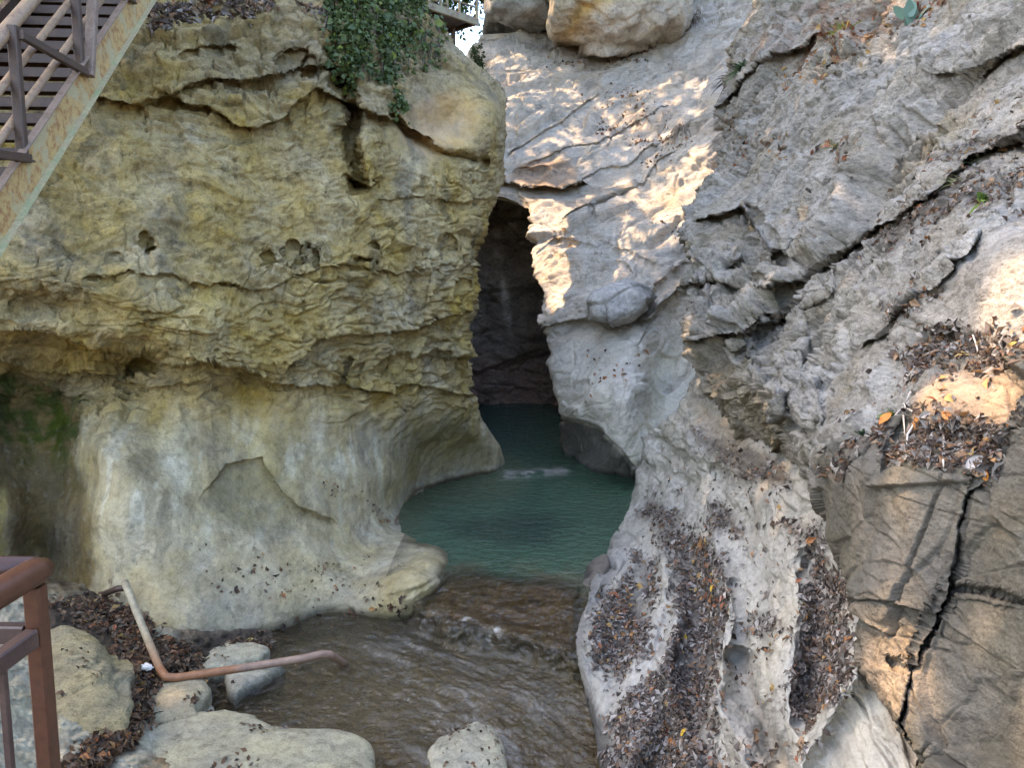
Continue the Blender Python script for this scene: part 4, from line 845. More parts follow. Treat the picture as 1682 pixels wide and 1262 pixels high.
# ================================================================== BENT PIPE, SCRAP
def pipe_mat():
    m, nt, out = nt_new('rusty_pipe'); co = N(nt, 'ShaderNodeTexCoord').outputs['Object']; at_ = N(nt, 'ShaderNodeAttribute', attribute_name='Col').outputs['Color']
    c = mul(nt, at_, ramp(nt, noise_node(nt, co, 14, 6, .7), [(.3, .6), (.7, 1.2)])); b = N(nt, 'ShaderNodeBsdfPrincipled', Roughness=.6); nt.links.new(c, b.inputs['Base Color']); nt.links.new(b.outputs[0], out.inputs[0]); return m
M_PIPE = pipe_mat()
nodes = [(205,957,8.35),(238,1040,7.9),(262,1098,7.35),(272,1113,7.25),(290,1114,7.28),(400,1098,7.45),(500,1082,7.65),(530,1075,7.75),(542,1076,7.80),(570,1094,8.35)]
pp = [V(*q) for q in nodes]
def densify(p, n=6):
    out = []
    for i in range(len(p)-1):
        for k in range(n): out.append(p[i].lerp(p[i+1], k/n))
    return out + [p[-1]]
dp = densify(pp); pipe = empty('bent_pipe', pp[3], 'long bent rusty pipe lying from the left rock face into the brown pool', 'pipe')
m = MB(); rr = [.038]*len(dp); m.tube(dp, rr, 14); o = m.build('pipe_tube', M_PIPE, pipe, True)
col = []
for i in range(len(dp)):
    t = i/(len(dp)-1); c = np.array((.36, .30, .19)) if t < .17 else np.array((.30, .135, .06)) if t < .55 else np.array((.30, .19, .13))
    if .12 < t < .26: c = np.array((.36, .30, .19))*(1-(t-.12)/.14) + np.array((.28, .11, .045))*((t-.12)/.14)
    col += [tuple(c) + (1,)]*14
at_ = o.data.color_attributes.new('Col', 'FLOAT_COLOR', 'POINT'); at_.data.foreach_set('color', np.array(col, F32).ravel())
m = MB(); m.tube([V(206,966,8.42), V(192,968,8.55), V(172,976,8.75)], .035, 10); m.build('pipe_stub', M_STEEL, pipe, True)
def plain(name, c, rough=.6):
    mm, nt, out = nt_new(name); b = N(nt, 'ShaderNodeBsdfPrincipled', Roughness=rough); b.inputs['Base Color'].default_value = (*c, 1)
    bpn = N(nt, 'ShaderNodeBump', Strength=.3, Distance=.01); nt.links.new(noise_node(nt, N(nt, 'ShaderNodeTexCoord').outputs['Object'], 30, 3), bpn.inputs['Height']); nt.links.new(bpn.outputs[0], b.inputs['Normal'])
    nt.links.new(b.outputs[0], out.inputs[0]); return mm
v, f = ICO[4]; q = v*np.array([.05, .035, .028]); q = q + unit_(v)*(.016*blocks(v, 1.6, 1.) + .008*fbm(v, 3, 3))[:, None]
o = new_obj('paper_scrap', mesh_arrays('paper_scrap', q, f, np.full(len(f), 3), plain('white_scrap', (.72, .68, .62)), None, False)); o.location = V(241, 1096, 7.35); tag(o, 'crumpled white scrap lying in the dark leaf litter beside the bent pipe', 'litter')
# ================================================================== OVERHANGING TREES (their leaves throw the dappled shade)
SUN_DIR = Vector((-.58, .10, .81)).normalized()      # towards the sun
sv = np.array(SUN_DIR); A_ = np.cross(sv, [0, 0, 1]); A_ /= np.linalg.norm(A_); B_ = np.cross(A_, sv)
#@LC
def leaf_cloud(Pc, size, dirs, cols, fold=.25, asp=.6):
    """one small folded leaf (4 triangles) per point: dirs = (axis, normal)"""
    n = len(Pc); ax, nm = dirs; sd_ = np.cross(nm, ax); s = size[:, None]
    b = Pc - ax*s*.5; t = Pc + ax*s*.5 - nm*s*.12; m = Pc + nm*s*.02
    l = Pc + sd_*s*asp*.5 + nm*s*fold*.5; r = Pc - sd_*s*asp*.5 + nm*s*fold*.5
    v = np.stack([b, l, t, r, m], 1).reshape(-1, 3); k = (np.arange(n)*5)[:, None]
    f = np.concatenate([k + np.array([[0, 4, 1]]), k + np.array([[1, 4, 2]]), k + np.array([[2, 4, 3]]), k + np.array([[3, 4, 0]])], 1).reshape(-1)
    return v, f, np.full(4*n, 3), np.repeat(cols, 5, 0)
def unit(v): return v/(np.linalg.norm(v, axis=-1)[..., None] + 1e-9)
def rand_dirs(n, up=None, spread=1.0):
    nm = RNG.normal(size=(n, 3)); 
    if up is not None: nm = unit(np.asarray(up)) + nm*spread
    nm = unit(nm); ax = unit(np.cross(nm, RNG.normal(size=(n, 3)))); return ax, nm

# sunlit spots: (sheet, px, py, radius in m, amount of light let through)
LIT = [(rock_slope, 905, 360, .75, 1), (rock_slope, 915, 405, .85, 1), (rock_slope, 935, 450, .75, 1), (rock_slope, 950, 500, .5, 1), (rock_slope, 985, 420, .4, .8), (rock_slope, 1010, 400, .5, .55), (rock_slope, 900, 325, .45, .7),
       (rock_slope, 1150, 255, .42, 1), (rock_slope, 1135, 290, .45, 1), (rock_slope, 1110, 330, .5, 1), (rock_slope, 1085, 385, .4, .7), (rock_slope, 1015, 75, .9, 1), (rock_slope, 1050, 30, 1.0, 1), (rock_slope, 960, 20, .8, .8), (rock_slope, 945, 85, .7, .5),
       (rock_slope, 830, 75, .6, .5), (rock_slope, 830, 120, .6, .5), (rock_slope, 1010, 215, .6, .35), (rock_slope, 930, 240, .6, .35), (rock_slope, 1040, 250, .5, .35), (rock_slope, 980, 320, .7, .4), (rock_slope, 1060, 280, .6, .4),
       (rock_slope, 880, 290, .45, .5), (rock_slope, 1115, 470, .3, .4),
       (right_cliff, 1680, 430, .17, 1), (right_cliff, 1650, 470, .13, 1), (right_cliff, 1622, 510, .11, .8), (right_cliff, 1675, 500, .12, .9), (right_cliff, 1660, 545, .16, .8), (right_cliff, 1620, 560, .14, .7),
       (right_cliff, 1545, 632, .17, 1), (right_cliff, 1595, 640, .17, .8), (right_cliff, 1560, 670, .12, .7), (right_cliff, 1640, 640, .12, .7), (right_cliff, 1535, 700, .14, .7), (right_cliff, 1500, 700, .10, .7), (right_cliff, 1580, 720, .14, .4),
       (right_cliff, 1462, 1080, .17, 1), (right_cliff, 1466, 1130, .17, 1), (right_cliff, 1440, 1050, .10, .55), (right_cliff, 1478, 1160, .09, .9), (right_cliff, 1450, 1140, .08, .9), (right_cliff, 1490, 1235, .08, .8), (right_cliff, 1630, 1205, .12, .7), (right_cliff, 1665, 1230, .10, .7),
       (right_cliff, 1165, 625, .16, .6), (right_cliff, 1130, 575, .10, .9), (right_cliff, 1130, 530, .08, .8), (rock_apron, 1265, 770, .13, .7), (right_cliff, 1345, 800, .06, .6), (right_cliff, 1420, 30, .5, .5), (right_cliff, 1450, 70, .4, .4), (right_cliff, 1330, 130, .4, .3), (right_cliff, 1200, 30, .6, .4),
       (right_cliff, 1460, 860, .12, .3), (right_cliff, 1420, 800, .10, .3)]
LIT += [(23., 1010, 30, 1.0, 1), (22.6, 1060, 40, .9, 1), (22.8, 1010, 68, .6, 1), (24., 930, 20, .7, .8), (25, 850, 20, .9, .6), (rock_slope, 900, 120, 1.4, .5), (rock_slope, 1000, 130, 1.6, .5), (rock_slope, 1090, 120, 1.3, .5), (rock_slope, 1060, 190, 1.2, .5), (rock_slope, 940, 190, 1.1, .5), (rock_slope, 880, 200, .8, .5), (rock_slope, 1060, 340, 1.0, .5), (rock_slope, 960, 280, .9, .5), (rock_slope, 870, 90, .9, .75)]
lp = np.array([unproj(x, y, s) if isinstance(s, float) or isinstance(s, int) else at(s, x, y)[0] for s, x, y, r, a in LIT]); lr = np.array([r for *_, r, a in LIT]); la = np.array([a for *_, a in LIT])
lab = np.stack([lp @ A_, lp @ B_], -1)
pts = []
for sh in (rock_slope, right_cliff, rock_apron, left_cliff, stream_bed):
    q = sh.P[::6, ::6].reshape(-1, 3); x, y, d = project(q); k = (x > -120) & (x < 1900) & (y > -200) & (y < 1400) & (d > .5); pts.append(q[k])
pts.append(np.array([tuple(P0 + sdir*t + Vector((u, 0, w))) for t in np.linspace(-1.5, 5.2, 30) for u in (-1.2, -.6, 0, .1) for w in (0, .5, 1.1)])); pts.append(np.array([(x, y, z) for x in np.linspace(-2.6, -.7, 8) for y in np.linspace(-.2, 1.9, 8) for z in (2., 3.)]))
pts = np.concatenate(pts); ab = np.stack([pts @ A_, pts @ B_], -1); cell = .3
keys = np.unique(np.floor(ab/cell).astype(int), axis=0)
big = np.unique(np.concatenate([keys + np.array([i, j]) for i in range(-2, 3) for j in range(-2, 3)]), axis=0)
per = 8
cand = (np.repeat(big, per, 0) + RNG.random((len(big)*per, 2)))*cell
# gaps in the crowns: the tunnels of light, with ragged edges, and some loose sparkle
Q = np.stack([cand[:, 0], cand[:, 1], cand[:, 0]*0], -1); ragged = fbm(Q, 2.2, 3)*.35 + fbm(Q, .9, 2)*.2
keep = np.ones(len(cand), bool); rr = RNG.random(len(cand))
for (a, b), r, amt in zip(lab, lr, la):
    d = np.hypot(cand[:, 0]-a, cand[:, 1]-b)/(r + .10); keep &= ~((d*(1 + ragged) < 1.0) & (rr < amt**.6))
cand = cand[keep]
tz = 21 + 2.6*fbm(np.stack([cand[:, 0], cand[:, 1], cand[:, 0]*0], -1), .35, 2)*2 + RNG.normal(size=len(cand))*.7
base = cand[:, :1]*A_ + cand[:, 1:]*B_; pos = base + sv*((tz - base[:, 2])/sv[2])[:, None]
for _ in range(6):
    x, y, d = project(pos); bad = (d > 0) & (y > -60) & (x > 600) & (x < 1750); pos[bad] += sv*2.5
TREES = [(-13.5, 2.0, -1.5), (-10.6, 8.5, 6.8), (-9.4, 14.5, 7.4), (-9.5, 21.5, 8.0), (-7.5, -4.5, -1.5)]
LABT = ['broad leafy tree leaning over the left bank beside the steel stairs', 'leafy tree on top of the ochre cliff above the ivy', 'leafy tree on the cliff top beside the footbridge', 'leafy tree on the cliff top behind the footbridge', 'leafy tree behind the viewing railing']
ti = np.argmin(np.stack([(pos[:, 0]-t[0])**2*.5 + (pos[:, 1]-t[1])**2 for t in TREES], 1), 1)
def make_tree(loc, label, leaves, sizes, cols, rad=.22, group='trees above the gorge', limbs=16, trunk_h=None):
    root = empty('tree', loc, label, 'tree', group); L = Vector(loc); cen = Vector(leaves.mean(0)); m = MB()
    top = L.lerp(cen, .8); top.z = min(top.z, leaves[:, 2].min()+1.5); pr = [L - Vector((0, 0, .6)), L + (top-L)*.3 + Vector((-.2, .1, .3)), L + (top-L)*.65 + Vector((.15, 0, .2)), top]
    m.tube(pr, [rad*1.35, rad, rad*.8, rad*.5], 9)
    for k in range(limbs):
        e = Vector(leaves[RNG.integers(len(leaves))]); s = pr[2].lerp(pr[3], random.random()); mid = s.lerp(e, .5) + Vector((0, 0, .35)); m.tube([s, mid, e], [rad*.33, rad*.18, .02], 6)
    m.build('trunk', M_BARK_, root, True)
    v, f, c, cc = leaf_cloud(leaves, sizes, rand_dirs(len(leaves), (0, 0, 1), .7), cols); me = mesh_arrays('crown', v - np.array(loc), f, c, M_GREEN, cc, False); new_obj('crown', me, root)
    return root
def bark_mat():
    m, nt, out = nt_new('tree_bark'); co = N(nt, 'ShaderNodeTexCoord').outputs['Object']; b = N(nt, 'ShaderNodeBsdfPrincipled', Roughness=.9)
    c = ramp(nt, noise_node(nt, co, 9, 6, .65, (1, 1, .3)), [(.3, (.05, .035, .025)), (.7, (.16, .12, .09))]); nt.links.new(c, b.inputs['Base Color']); nt.links.new(b.outputs[0], out.inputs[0]); return m
M_BARK_ = bark_mat()
def green_cols(n, a=(.045, .075, .015), b=(.10, .13, .03)):
    t = RNG.random((n, 1)); c = np.array(a)*(1-t) + np.array(b)*t; return c*(.8 + .4*RNG.random((n, 1)))
for k, t in enumerate(TREES):
    s = ti == k
    if s.sum() > 30: make_tree(t, LABT[k], pos[s], .42 + .16*RNG.random(s.sum()), green_cols(s.sum()))
# ================================================================== FALLEN LEAVES
GREYL = [(.12, .10, .085), (.20, .165, .14), (.27, .235, .20), (.07, .052, .042), (.30, .265, .235), (.19, .12, .075), (.09, .065, .05), (.13, .10, .08)]
BROWNL = [(.10, .055, .03), (.16, .09, .05), (.05, .032, .022), (.22, .14, .08), (.13, .10, .07)]
ORANGE = [(.30, .13, .05), (.34, .18, .07), (.26, .10, .05), (.34, .22, .08)]
def in_poly(px, py, poly):
    ins = np.zeros(px.shape, bool)
    for k in range(len(poly)):
        (x0, y0), (x1, y1) = poly[k], poly[(k+1) % len(poly)]
        if y0 == y1: continue
        ins ^= ((y0 > py) != (y1 > py)) & (px < (x1-x0)*(py-y0)/(y1-y0) + x0)
    return ins
def litter(sh, zones, label, pal, p_or, size, lift=.02, spread=.55, name='leaf_litter', wamp=34):
    PP, NN = [], []
    for poly, n in zones:
        p = np.array(poly, float); lo, hi = p.min(0) - 14, p.max(0) + 14
        x = RNG.uniform(lo[0], hi[0], n*5); y = RNG.uniform(lo[1], hi[1], n*5)
        wx, wy = warp(x, y, wamp, .02, off=7.); k = RNG.random(len(x)) < polymask(wx, wy, poly, 22.)**1.5
        cl = fbm(np.stack([x*.03, y*.03, x*0], -1), 1, 3); k &= (RNG.random(len(x)) < np.clip(.62 + 1.6*cl, 0.04, 1))
        x, y = x[k][:n], y[k][:n]; P, Nn, ok = at_many(sh, x, y); PP.append(P[ok]); NN.append(Nn[ok])
    P, Nn = np.concatenate(PP), np.concatenate(NN); n = len(P)
    P = P + Nn*(lift*RNG.random((n, 1)) + .006); ax, nm = rand_dirs(n, Nn, spread)
    pal = np.array(pal); c = pal[RNG.integers(len(pal), size=n)]*(.7 + .6*RNG.random((n, 1))); o = RNG.random(n) < p_or; ora = np.array(ORANGE); c[o] = ora[RNG.integers(len(ora), size=o.sum())]
    sz = size*np.clip(np.exp(.42*RNG.normal(size=n)), .4, 2.2); v, f, cn, cc = leaf_cloud(P, sz, (ax, nm), c, .35, .55)
    ob = new_obj(name, mesh_arrays(name, v, f, cn, M_LEAF, cc, False)); return tag(ob, label, 'leaf litter', None, 'stuff')
litter(rock_apron, ZONE_APRON,
    'grey brown leaf litter lying in the hollows of the pale apron', GREYL, .035, .048, .015, .38)
litter(rock_apron, [([(1005,975),(1035,965),(1056,1010),(1030,1050),(1000,1040)], 70), ([(1110,880),(1150,900),(1190,990),(1170,1030)], 60)], 'scattered orange leaves on the grey litter of the pale apron', ORANGE, 1, .08)
litter(right_cliff, ZONE_CLIFF,
    'brown leaf litter on the ledges of the grey right cliff', BROWNL + GREYL, .03, .046, .02, .6)
litter(right_cliff, [([(1270,120),(1380,40),(1480,-10),(1540,-10),(1390,95),(1290,150)], 900), ([(1180,190),(1210,180),(1225,240),(1200,260)], 130), ([(1330,225),(1400,235),(1390,250),(1320,250)], 90), ([(1255,225),(1290,215),(1290,245),(1250,250)], 60)], 'orange and brown leaves on the high ledges of the right cliff', BROWNL, .45, .09)
litter(rock_slope, [([(960,152),(1060,150),(1060,162),(960,162)], 170), ([(1045,172),(1090,178),(1086,190),(1045,188)], 130), ([(978,198),(1030,190),(1026,204),(980,206)], 130), ([(1040,220),(1125,224),(1120,234),(1040,232)], 130), ([(1055,248),(1110,250),(1100,258),(1060,258)], 90), ([(900,90),(1080,80),(1100,100),(920,106)], 200), ([(905,378),(940,380),(930,392),(905,390)], 40), ([(1080,372),(1110,366),(1105,384)], 40), ([(970,580),(1060,570),(1050,600),(960,640)], 50)],
    'rusty orange leaves in small drifts on the pale central slope', BROWNL, .4, .085, .03, .7, wamp=9)
litter(stream_bed, [([(80,1000),(200,965),(258,1052),(330,1075),(440,1050),(470,1062),(390,1095),(345,1120),(300,1135),(235,1200),(150,1275),(90,1275),(200,1160),(215,1100),(150,1030)], 8500), ([(340,1200),(440,1205),(470,1225),(400,1200)], 80)],
    'dark wet leaf litter on the left bank around the bent pipe', BROWNL, .10, .06, .05, .8)
litter(left_cliff, [([(240,-10),(440,-10),(440,12),(330,22),(250,40)], 1100), ([(500,20),(530,0),(540,30)], 60)], 'brown leaf litter along the top edge of the ochre cliff', BROWNL + GREYL, .05, .10, .05, .8)
litter(left_cliff, [([(300,900),(680,930),(620,985),(360,990)], 130), ([(605,832),(628,826),(630,846),(606,850)], 60), ([(530,800),(600,795),(600,820),(530,815)], 30), ([(140,1030),(180,960),(250,1050)], 60)], 'stray brown leaves on the worn foot of the ochre cliff', BROWNL, .1, .045)
litter(left_cliff, [([(420,1060),(500,1036),(560,1012),(620,995),(690,1004),(640,1000),(560,1022),(470,1052)], 500)], 'dark wet leaves along the waterline of the ochre cliff', BROWNL[:3], .03, .07)

litter(rock_apron, [([(990,960),(1060,860),(1100,760),(1250,780),(1380,900),(1400,1100),(1330,1290),(985,1290)], 900)], 'stray leaves between the drifts of the pale apron', GREYL + BROWNL, .08, .045)
litter(right_cliff, [([(1360,700),(1480,540),(1700,480),(1700,600),(1480,720),(1380,790)], 160), ([(1300,300),(1700,100),(1700,330),(1350,480)], 220)], 'stray leaves over the grey right cliff', BROWNL + GREYL, .1, .05)
sp, sn = [], []
for P_, n_ in STONES[3:10]:
    k = np.where(n_[:, 2] > .55)[0]; k = RNG.choice(k, min(len(k), 46)); cl = fbm(P_[k], 2.2, 2) > -.12; sp.append(P_[k][cl] + np.array([0, 0, .012])); sn.append(n_[k][cl])
sp, sn = np.concatenate(sp), np.concatenate(sn); v, f, cn, cc = leaf_cloud(sp, .03 + .04*RNG.random(len(sp)), rand_dirs(len(sp), sn, .4), np.array(BROWNL)[RNG.integers(len(BROWNL), size=len(sp))], .3, .55)
tag(new_obj('leaf_litter', mesh_arrays('leaf_litter', v, f, cn, M_LEAF, cc, False)), 'stray brown leaves on the pale boulders of the left bank', 'leaf litter', None, 'stuff')

# single large leaves that stand out
def big_leaf(sh, px, py, sz_px, col, label, up=.02, name='fallen_leaf'):
    P, n = at(sh, px, py); _, _, d = project(P); s = sz_px*d/FPX; n = unit(n*.7 + unit(CAM - P)*.6 + RNG.normal(size=3)*.15); ax = unit(np.cross(n, RNG.normal(size=3))); sd_ = np.cross(n, ax)
    K, J = 9, 5; vs, fs = [], []
    for i in range(K):
        t = i/(K-1); wdt = .32*math.sin(math.pi*min(1, t*.98+.02))**.8*(1 - .35*t) + .004
        for j in range(J):
            u = (j-2)/2; vs.append(ax*s*(t-.5) + sd_*s*wdt*u + n*s*(.10*u*u - .14*(t-.5)**2*2 + .03*math.sin(7*t + 3*u)))
    for i in range(K-1):
        for j in range(J-1): a = i*J + j; fs.append((a, a+1, a+J+1, a+J))
    c = np.tile(np.array(col), (len(vs), 1))*(.8 + .4*RNG.random((len(vs), 1)))
    o = new_obj(name, mesh_arrays(name, np.array(vs), np.array(fs).ravel(), np.full(len(fs), 4), M_LEAF, c)); o.location = P + n*(up + s*.1)
    return tag(o, label, 'leaf', 'large fallen leaves')
big_leaf(right_cliff, 1506, 698, 34, (.55, .22, .05), 'big orange leaf curled at the left end of the leafy brown ledge')
big_leaf(right_cliff, 1450, 684, 28, (.55, .20, .05), 'orange leaf beside the green sprig left of the leafy ledge')
big_leaf(right_cliff, 1617, 776, 24, (.52, .20, .04), 'orange leaf fallen at the crack below the right end of the leafy ledge')
big_leaf(right_cliff, 1598, 757, 34, (.42, .37, .33), 'pale grey brown leaf on the right end of the leafy ledge')
big_leaf(right_cliff, 1555, 684, 24, (.50, .20, .06), 'reddish orange leaf against the foot of the round brown rock')
big_leaf(right_cliff, 1656, 567, 20, (.48, .30, .08), 'yellow orange leaf on the upper ledge above the round brown rock')
big_leaf(rock_apron, 1166, 966, 13, (.60, .38, .06), 'small yellow leaf at the right edge of the main apron litter')
big_leaf(rock_apron, 1180, 983, 16, (.52, .24, .16), 'pinkish leaf just right of the small yellow leaf on the apron')
big_leaf(rock_apron, 1125, 1045, 12, (.60, .40, .05), 'small yellow leaf in the middle of the litter band on the apron')
big_leaf(rock_apron, 1126, 1198, 18, (.62, .38, .05), 'bright yellow orange leaf in the lower litter band of the apron')
big_leaf(stream_bed, 410, 1056, 16, (.58, .42, .12), 'yellow leaf on the bank just above the flat slab by the pipe')

# ================================================================== IVY
iv = empty('ivy_plant', (0, 0, 0), 'dark green ivy hanging over the upper right of the ochre cliff', 'ivy'); 
def pick(sh, zones):
    PP, NN = [], []
    for poly, n in zones:
        p = np.array(poly, float); lo, hi = p.min(0)-20, p.max(0)+20; x = RNG.uniform(lo[0], hi[0], n*4); y = RNG.uniform(lo[1], hi[1], n*4); wx, wy = warp(x, y, 46, .022, off=17.); k = in_poly(wx, wy, poly)
        k &= RNG.random(len(x)) < np.clip(.42 + 3.*fbm(np.stack([x*.045, y*.022, x*0], -1), 1, 3), .02, 1); x, y = x[k][:n], y[k][:n]; P, Nn, ok = at_many(sh, x, y); PP.append(P[ok]); NN.append(Nn[ok])
    return np.concatenate(PP), np.concatenate(NN)
P, Nn = pick(left_cliff, [([(536,-30),(700,-30),(722,30),(715,50),(680,60),(662,120),(660,195),(645,180),(622,110),(596,110),(585,150),(565,140),(545,80)], 4600), ([(542,90),(580,110),(575,170),(556,150)], 260), ([(630,90),(668,110),(664,205),(640,190)], 420), ([(680,-30),(720,-30),(728,40),(715,60),(690,50)], 500)])
n = len(P); P = P + Nn*(.03 + .16*RNG.random((n, 1))**1.5) + np.array([0, 0, -.03]); cols = green_cols(n, (.036, .062, .020), (.095, .125, .045)); yl = RNG.random(n) < .10; cols[yl] = (.14, .17, .03)
v, f, cn, cc = leaf_cloud(P, .05*np.exp(.45*RNG.normal(size=n)) + .02, rand_dirs(n, Nn + np.array([0, 0, .5]), .8), cols, .2, .85); new_obj('foliage', mesh_arrays('foliage', v, f, cn, M_GREEN, cc, False), iv)
IVP, IVN = [], []
m = MB()
for k in range(44):
    x0 = random.uniform(548, 722); pts_ = []; x = x0
    for j in range(7):
        y = -20 + j*random.uniform(14, 27); x += random.uniform(-9, 8); pq, nq = at(left_cliff, x, y); pts_.append(pq + nq*.03)
        if j: 
            for q_ in np.linspace(0, 1, 5): IVP.append(pts_[-2]*(1-q_) + pts_[-1]*q_ + nq*.03 + RNG.normal(size=3)*.03); IVN.append(nq)
    m.tube(pts_, .008, 5)
IVP, IVN = np.array(IVP), np.array(IVN); v, f, cn, cc = leaf_cloud(IVP, .04 + .06*RNG.random(len(IVP)), rand_dirs(len(IVP), IVN, .7), green_cols(len(IVP), (.045, .075, .02), (.13, .17, .05)), .2, .85); new_obj('trailing_leaves', mesh_arrays('trailing_leaves', v, f, cn, M_GREEN, cc, False), iv)
m.build('stem', M_BARK_, iv, True)

# ================================================================== TREES AND BUSHES BEHIND THE BRIDGE
def bush_tree(loc, label, cpos, crad, n, size, a, b, group=None, name='tree', cat='tree', rad=.15, limbs=10):
    q = RNG.normal(size=(n, 3)); q = unit(q)*RNG.random((n, 1))**.45; lumps = 1 + .5*fbm(q, 1.7, 3)[:, None]; pos_ = np.array(cpos) + q*lumps*np.array(crad)
    dens = fbm(pos_, .9, 3); pos_ = pos_[dens > -.22]; root = empty(name, loc, label, cat, group); m = MB(); L = Vector(loc); cen = Vector(cpos)
    m.tube([L - Vector((0, 0, .3)), L.lerp(cen, .5) + Vector((.1, .1, 0)), cen], [rad*1.3, rad, rad*.4], 8)
    for k in range(limbs):
        e = Vector(pos_[RNG.integers(len(pos_))]); s_ = L.lerp(cen, random.uniform(.5, .95)); m.tube([s_, s_.lerp(e, .5) + Vector((0, 0, .1)), e], [rad*.3, rad*.18, .012], 5)
    m.build('trunk', M_BARK_, root, True); k = len(pos_)
    v, f, cn, cc = leaf_cloud(pos_, size*(.7 + .6*RNG.random(k)), rand_dirs(k, (0, 0, 1), 1.0), green_cols(k, a, b), .2, .6); new_obj('crown', mesh_arrays('crown', v - np.array(loc), f, cn, M_GREEN, cc, False), root); return root
b1 = V(712, -34, 25.5); bush_tree((b1.x - .3, b1.y + .2, 8.3), 'bright green tree seen through the railing of the footbridge', b1, (1.9, 1.4, 1.75), 8000, .16, (.05, .10, .03), (.11, .17, .05))
b2 = V(785, 92, 23.5); bush_tree((b2.x, b2.y, b2.z - .8), 'dark green bush under the end of the footbridge', b2, (.22, .25, .42), 700, .10, (.02, .045, .02), (.05, .08, .03), None, 'shrub', 'shrub', .03, 5)

# ================================================================== SMALL PLANTS ON THE RIGHT CLIFF
def tuft(sh, px, py, label, n, length, width, cols, cat='grass', name='grass_tuft', droop=.6, spread=.7, kink=0.):
    P, nn = at(sh, px, py); P = P - nn*.02; vs, fs, cc = [], [], []
    for k in range(n):
        d = unit(nn*.7 + np.array([0, 0, .8]) + RNG.normal(size=3)*spread); side = unit(np.cross(d, RNG.normal(size=3))); L = length*(.55 + .6*random.random()); b = P + RNG.normal(size=3)*length*.07; c = np.array(cols[random.randrange(len(cols))])*(.8 + .4*random.random()); s0 = len(vs); S_ = 5
        for i in range(S_+1):
            t = i/S_; w_ = width*math.sin(math.pi*(.12 + .86*t))*.5 + .0004; q = b + d*L*t + np.array([0, 0, -1])*droop*L*t*t; vs += [q - side*w_, q + side*w_]; cc += [c, c]
        fs += [(s0+2*i, s0+2*i+1, s0+2*i+3, s0+2*i+2) for i in range(S_)]
    vs = np.array(vs); o = new_obj(name, mesh_arrays(name, vs - P, np.array(fs).ravel(), np.full(len(fs), 4), M_GREEN, np.array(cc))); o.location = P; return tag(o, label, cat)
G1 = [(.05, .09, .04), (.09, .13, .06), (.12, .16, .10)]; G2 = [(.10, .16, .03), (.16, .22, .05), (.07, .12, .03)]; G3 = [(.22, .22, .10), (.16, .17, .07), (.28, .24, .12)]
tuft(right_cliff, 1598, 268, 'dark green drooping grass tuft in the shadowed notch at the upper right', 34, .34, .016, G1)
tuft(right_cliff, 1610, 322, 'bright green leafy sprig on the leaf strewn ledge at the right edge', 22, .16, .045, G2, 'plant', 'small_plant', .3, .9)
tuft(right_cliff, 1570, 300, 'yellowish grass tuft on the ledge left of the bright green sprig', 26, .22, .010, G3)
tuft(right_cliff, 1362, 238, 'thin grass tuft in the middle of the right cliff', 16, .40, .016, G3)
tuft(right_cliff, 1436, 664, 'small green sprig above the brown block of the right cliff', 26, .13, .026, G2, 'plant', 'small_plant', .4, .9)
tuft(right_cliff, 1402, 702, 'tiny green sprig at the left edge of the brown block', 18, .11, .022, G1, 'plant', 'small_plant', .4, .9)
tuft(right_cliff, 1488, 28, 'broad blue green leaves near the top of the right cliff', 7, .55, .14, [(.12, .22, .16), (.16, .26, .20)], 'plant', 'broadleaf_plant', .3, .5)
tuft(right_cliff, 1392, 60, 'yellow flowering weed among the orange leaves on the high ledge', 30, .36, .03, [(.35, .32, .05), (.16, .20, .05)], 'plant', 'small_plant', .3, .9)
tuft(right_cliff, 1345, 75, 'green weed left of the yellow flowering weed on the high ledge', 24, .34, .04, G1 + G2, 'plant', 'small_plant', .4, .9)
tuft(right_cliff, 1216, 112, 'low green bush on the notch between the slope and the right cliff', 80, .42, .06, G1 + [(.05, .04, .025)], 'shrub', 'shrub', .5, 1.1)
tuft(right_cliff, 1178, 128, 'dark dry bush on the notch left of the low green bush', 80, .5, .03, [(.05, .04, .03), (.09, .07, .045)], 'shrub', 'shrub', .7, 1.1)
tuft(rock_slope, 1118, 205, 'dry hanging grass clump on the rib of the central slope', 60, .7, .03, [(.30, .24, .18), (.22, .17, .12)], droop=1.4)
tuft(rock_slope, 1128, 20, 'dry brown creeper hanging beside the tan boulder', 70, 1.1, .03, [(.12, .09, .06), (.20, .15, .10)], 'creeper', 'creeper', 1.3, .9)
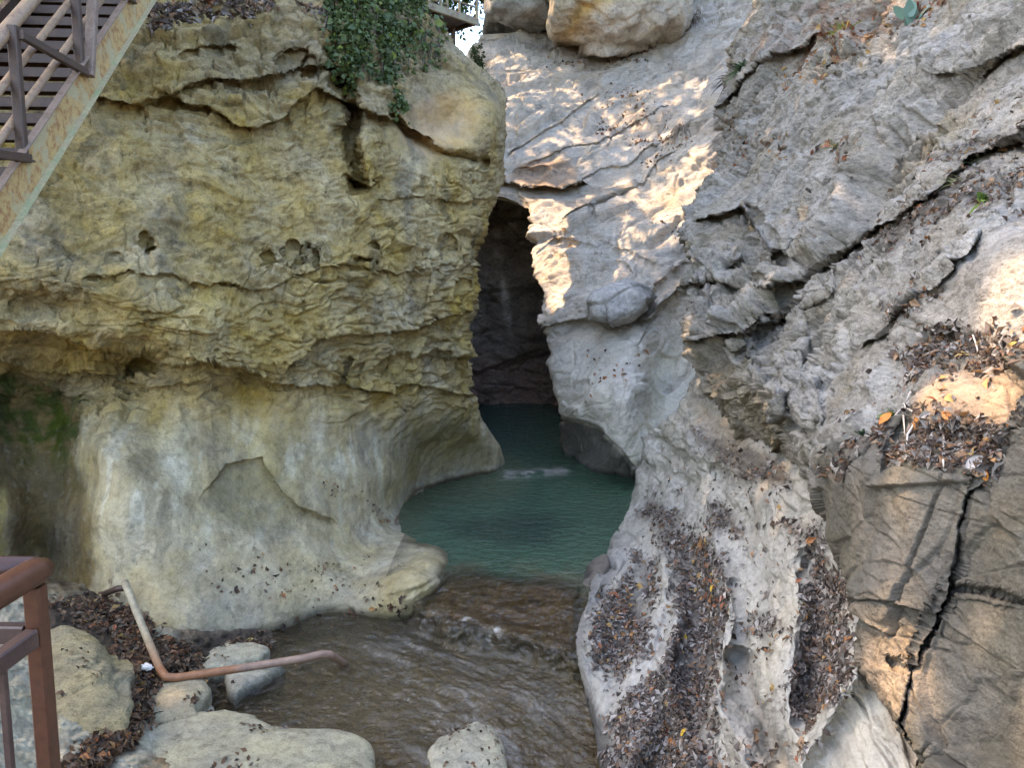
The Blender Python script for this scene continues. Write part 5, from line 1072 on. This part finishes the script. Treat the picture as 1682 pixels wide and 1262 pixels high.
# dead roots trailing over the brown block
root_ = empty('dead_roots', at(right_cliff, 1488, 690)[0], 'pale dry roots trailing over the leafy ledge of the brown block', 'roots'); M_ROOT = plain('pale_root', (.42, .36, .30), .8)
for pl in ([(1472,605),(1474,640),(1469,668),(1480,690)], [(1474,606),(1486,600),(1500,592)], [(1470,660),(1488,655),(1497,668)], [(1488,660),(1492,690),(1495,720),(1497,755)], [(1480,690),(1494,715)], [(1554,725),(1556,760),(1554,775)], [(1600,545),(1606,575),(1610,590)], [(1500,640),(1470,668)], [(1455,500),(1478,512),(1490,520)]):
    m = MB(); m.tube([at(right_cliff, x + random.uniform(-2, 2), y)[0] + at(right_cliff, x, y)[1]*(.03 + .012*random.random()) for x, y in pl], [.006]*(len(pl)-1) + [.002], 6)
    m.build('root_strand', M_ROOT, root_, True)
tuft(left_cliff, 128, 655, 'dry pale twigs with small leaves at the edge of the mossy recess', 16, .30, .05, [(.34, .30, .16), (.20, .20, .08)], 'plant', 'small_plant', .5, 1.0)

for k, (x, y, z0_, cx_, cz, lab_) in enumerate([(11., 36., 13., 11., 25., 'unseen tall tree added at the head of the right cliff to screen the sky'), (-8., 31., 9., -7.5, 22., 'unseen tall tree added behind the footbridge on the left to screen the sky')]):
    bush_tree((x, y, z0_), lab_, (cx_, y, cz), (5.2, 4., 4.4), 5200, .42, (.045, .075, .015), (.10, .13, .03), 'trees above the gorge', rad=.25, limbs=14)  # out of view, added to keep bright sky out of the water reflections
# ================================================================== LIGHT
w = bpy.data.worlds.new('World'); S.world = w; w.use_nodes = True
nt = w.node_tree; bg = nt.nodes['Background']; sky = nt.nodes.new('ShaderNodeTexSky'); sky.sky_type = 'NISHITA'; sky.sun_disc = False
sky.sun_elevation = math.asin(SUN_DIR.z); sky.sun_rotation = math.atan2(SUN_DIR.x, SUN_DIR.y); sky.air_density = 1.0; sky.dust_density = 2.5; sky.ozone_density = .6
nt.links.new(sky.outputs[0], bg.inputs[0]); bg.inputs[1].default_value = .15
sd = bpy.data.lights.new('sun', 'SUN'); sd.energy = 2.0; sd.angle = math.radians(.53); sd.color = (1, .72, .47)
so = bpy.data.objects.new('sun', sd); COL.objects.link(so); so.rotation_euler = SUN_DIR.to_track_quat('Z', 'Y').to_euler()
so.location = SUN_DIR*60
vs = S.view_settings; vs.view_transform = 'Standard'; vs.look = 'None'; vs.exposure = 2.9; vs.gamma = 1; vs.use_curve_mapping = False
S.render.engine = 'CYCLES'; S.cycles.use_denoising = True; S.cycles.max_bounces = 6; S.cycles.diffuse_bounces = 4; S.cycles.transparent_max_bounces = 8
S.cycles.caustics_reflective = False; S.cycles.caustics_refractive = False; S.cycles.sample_clamp_indirect = 6
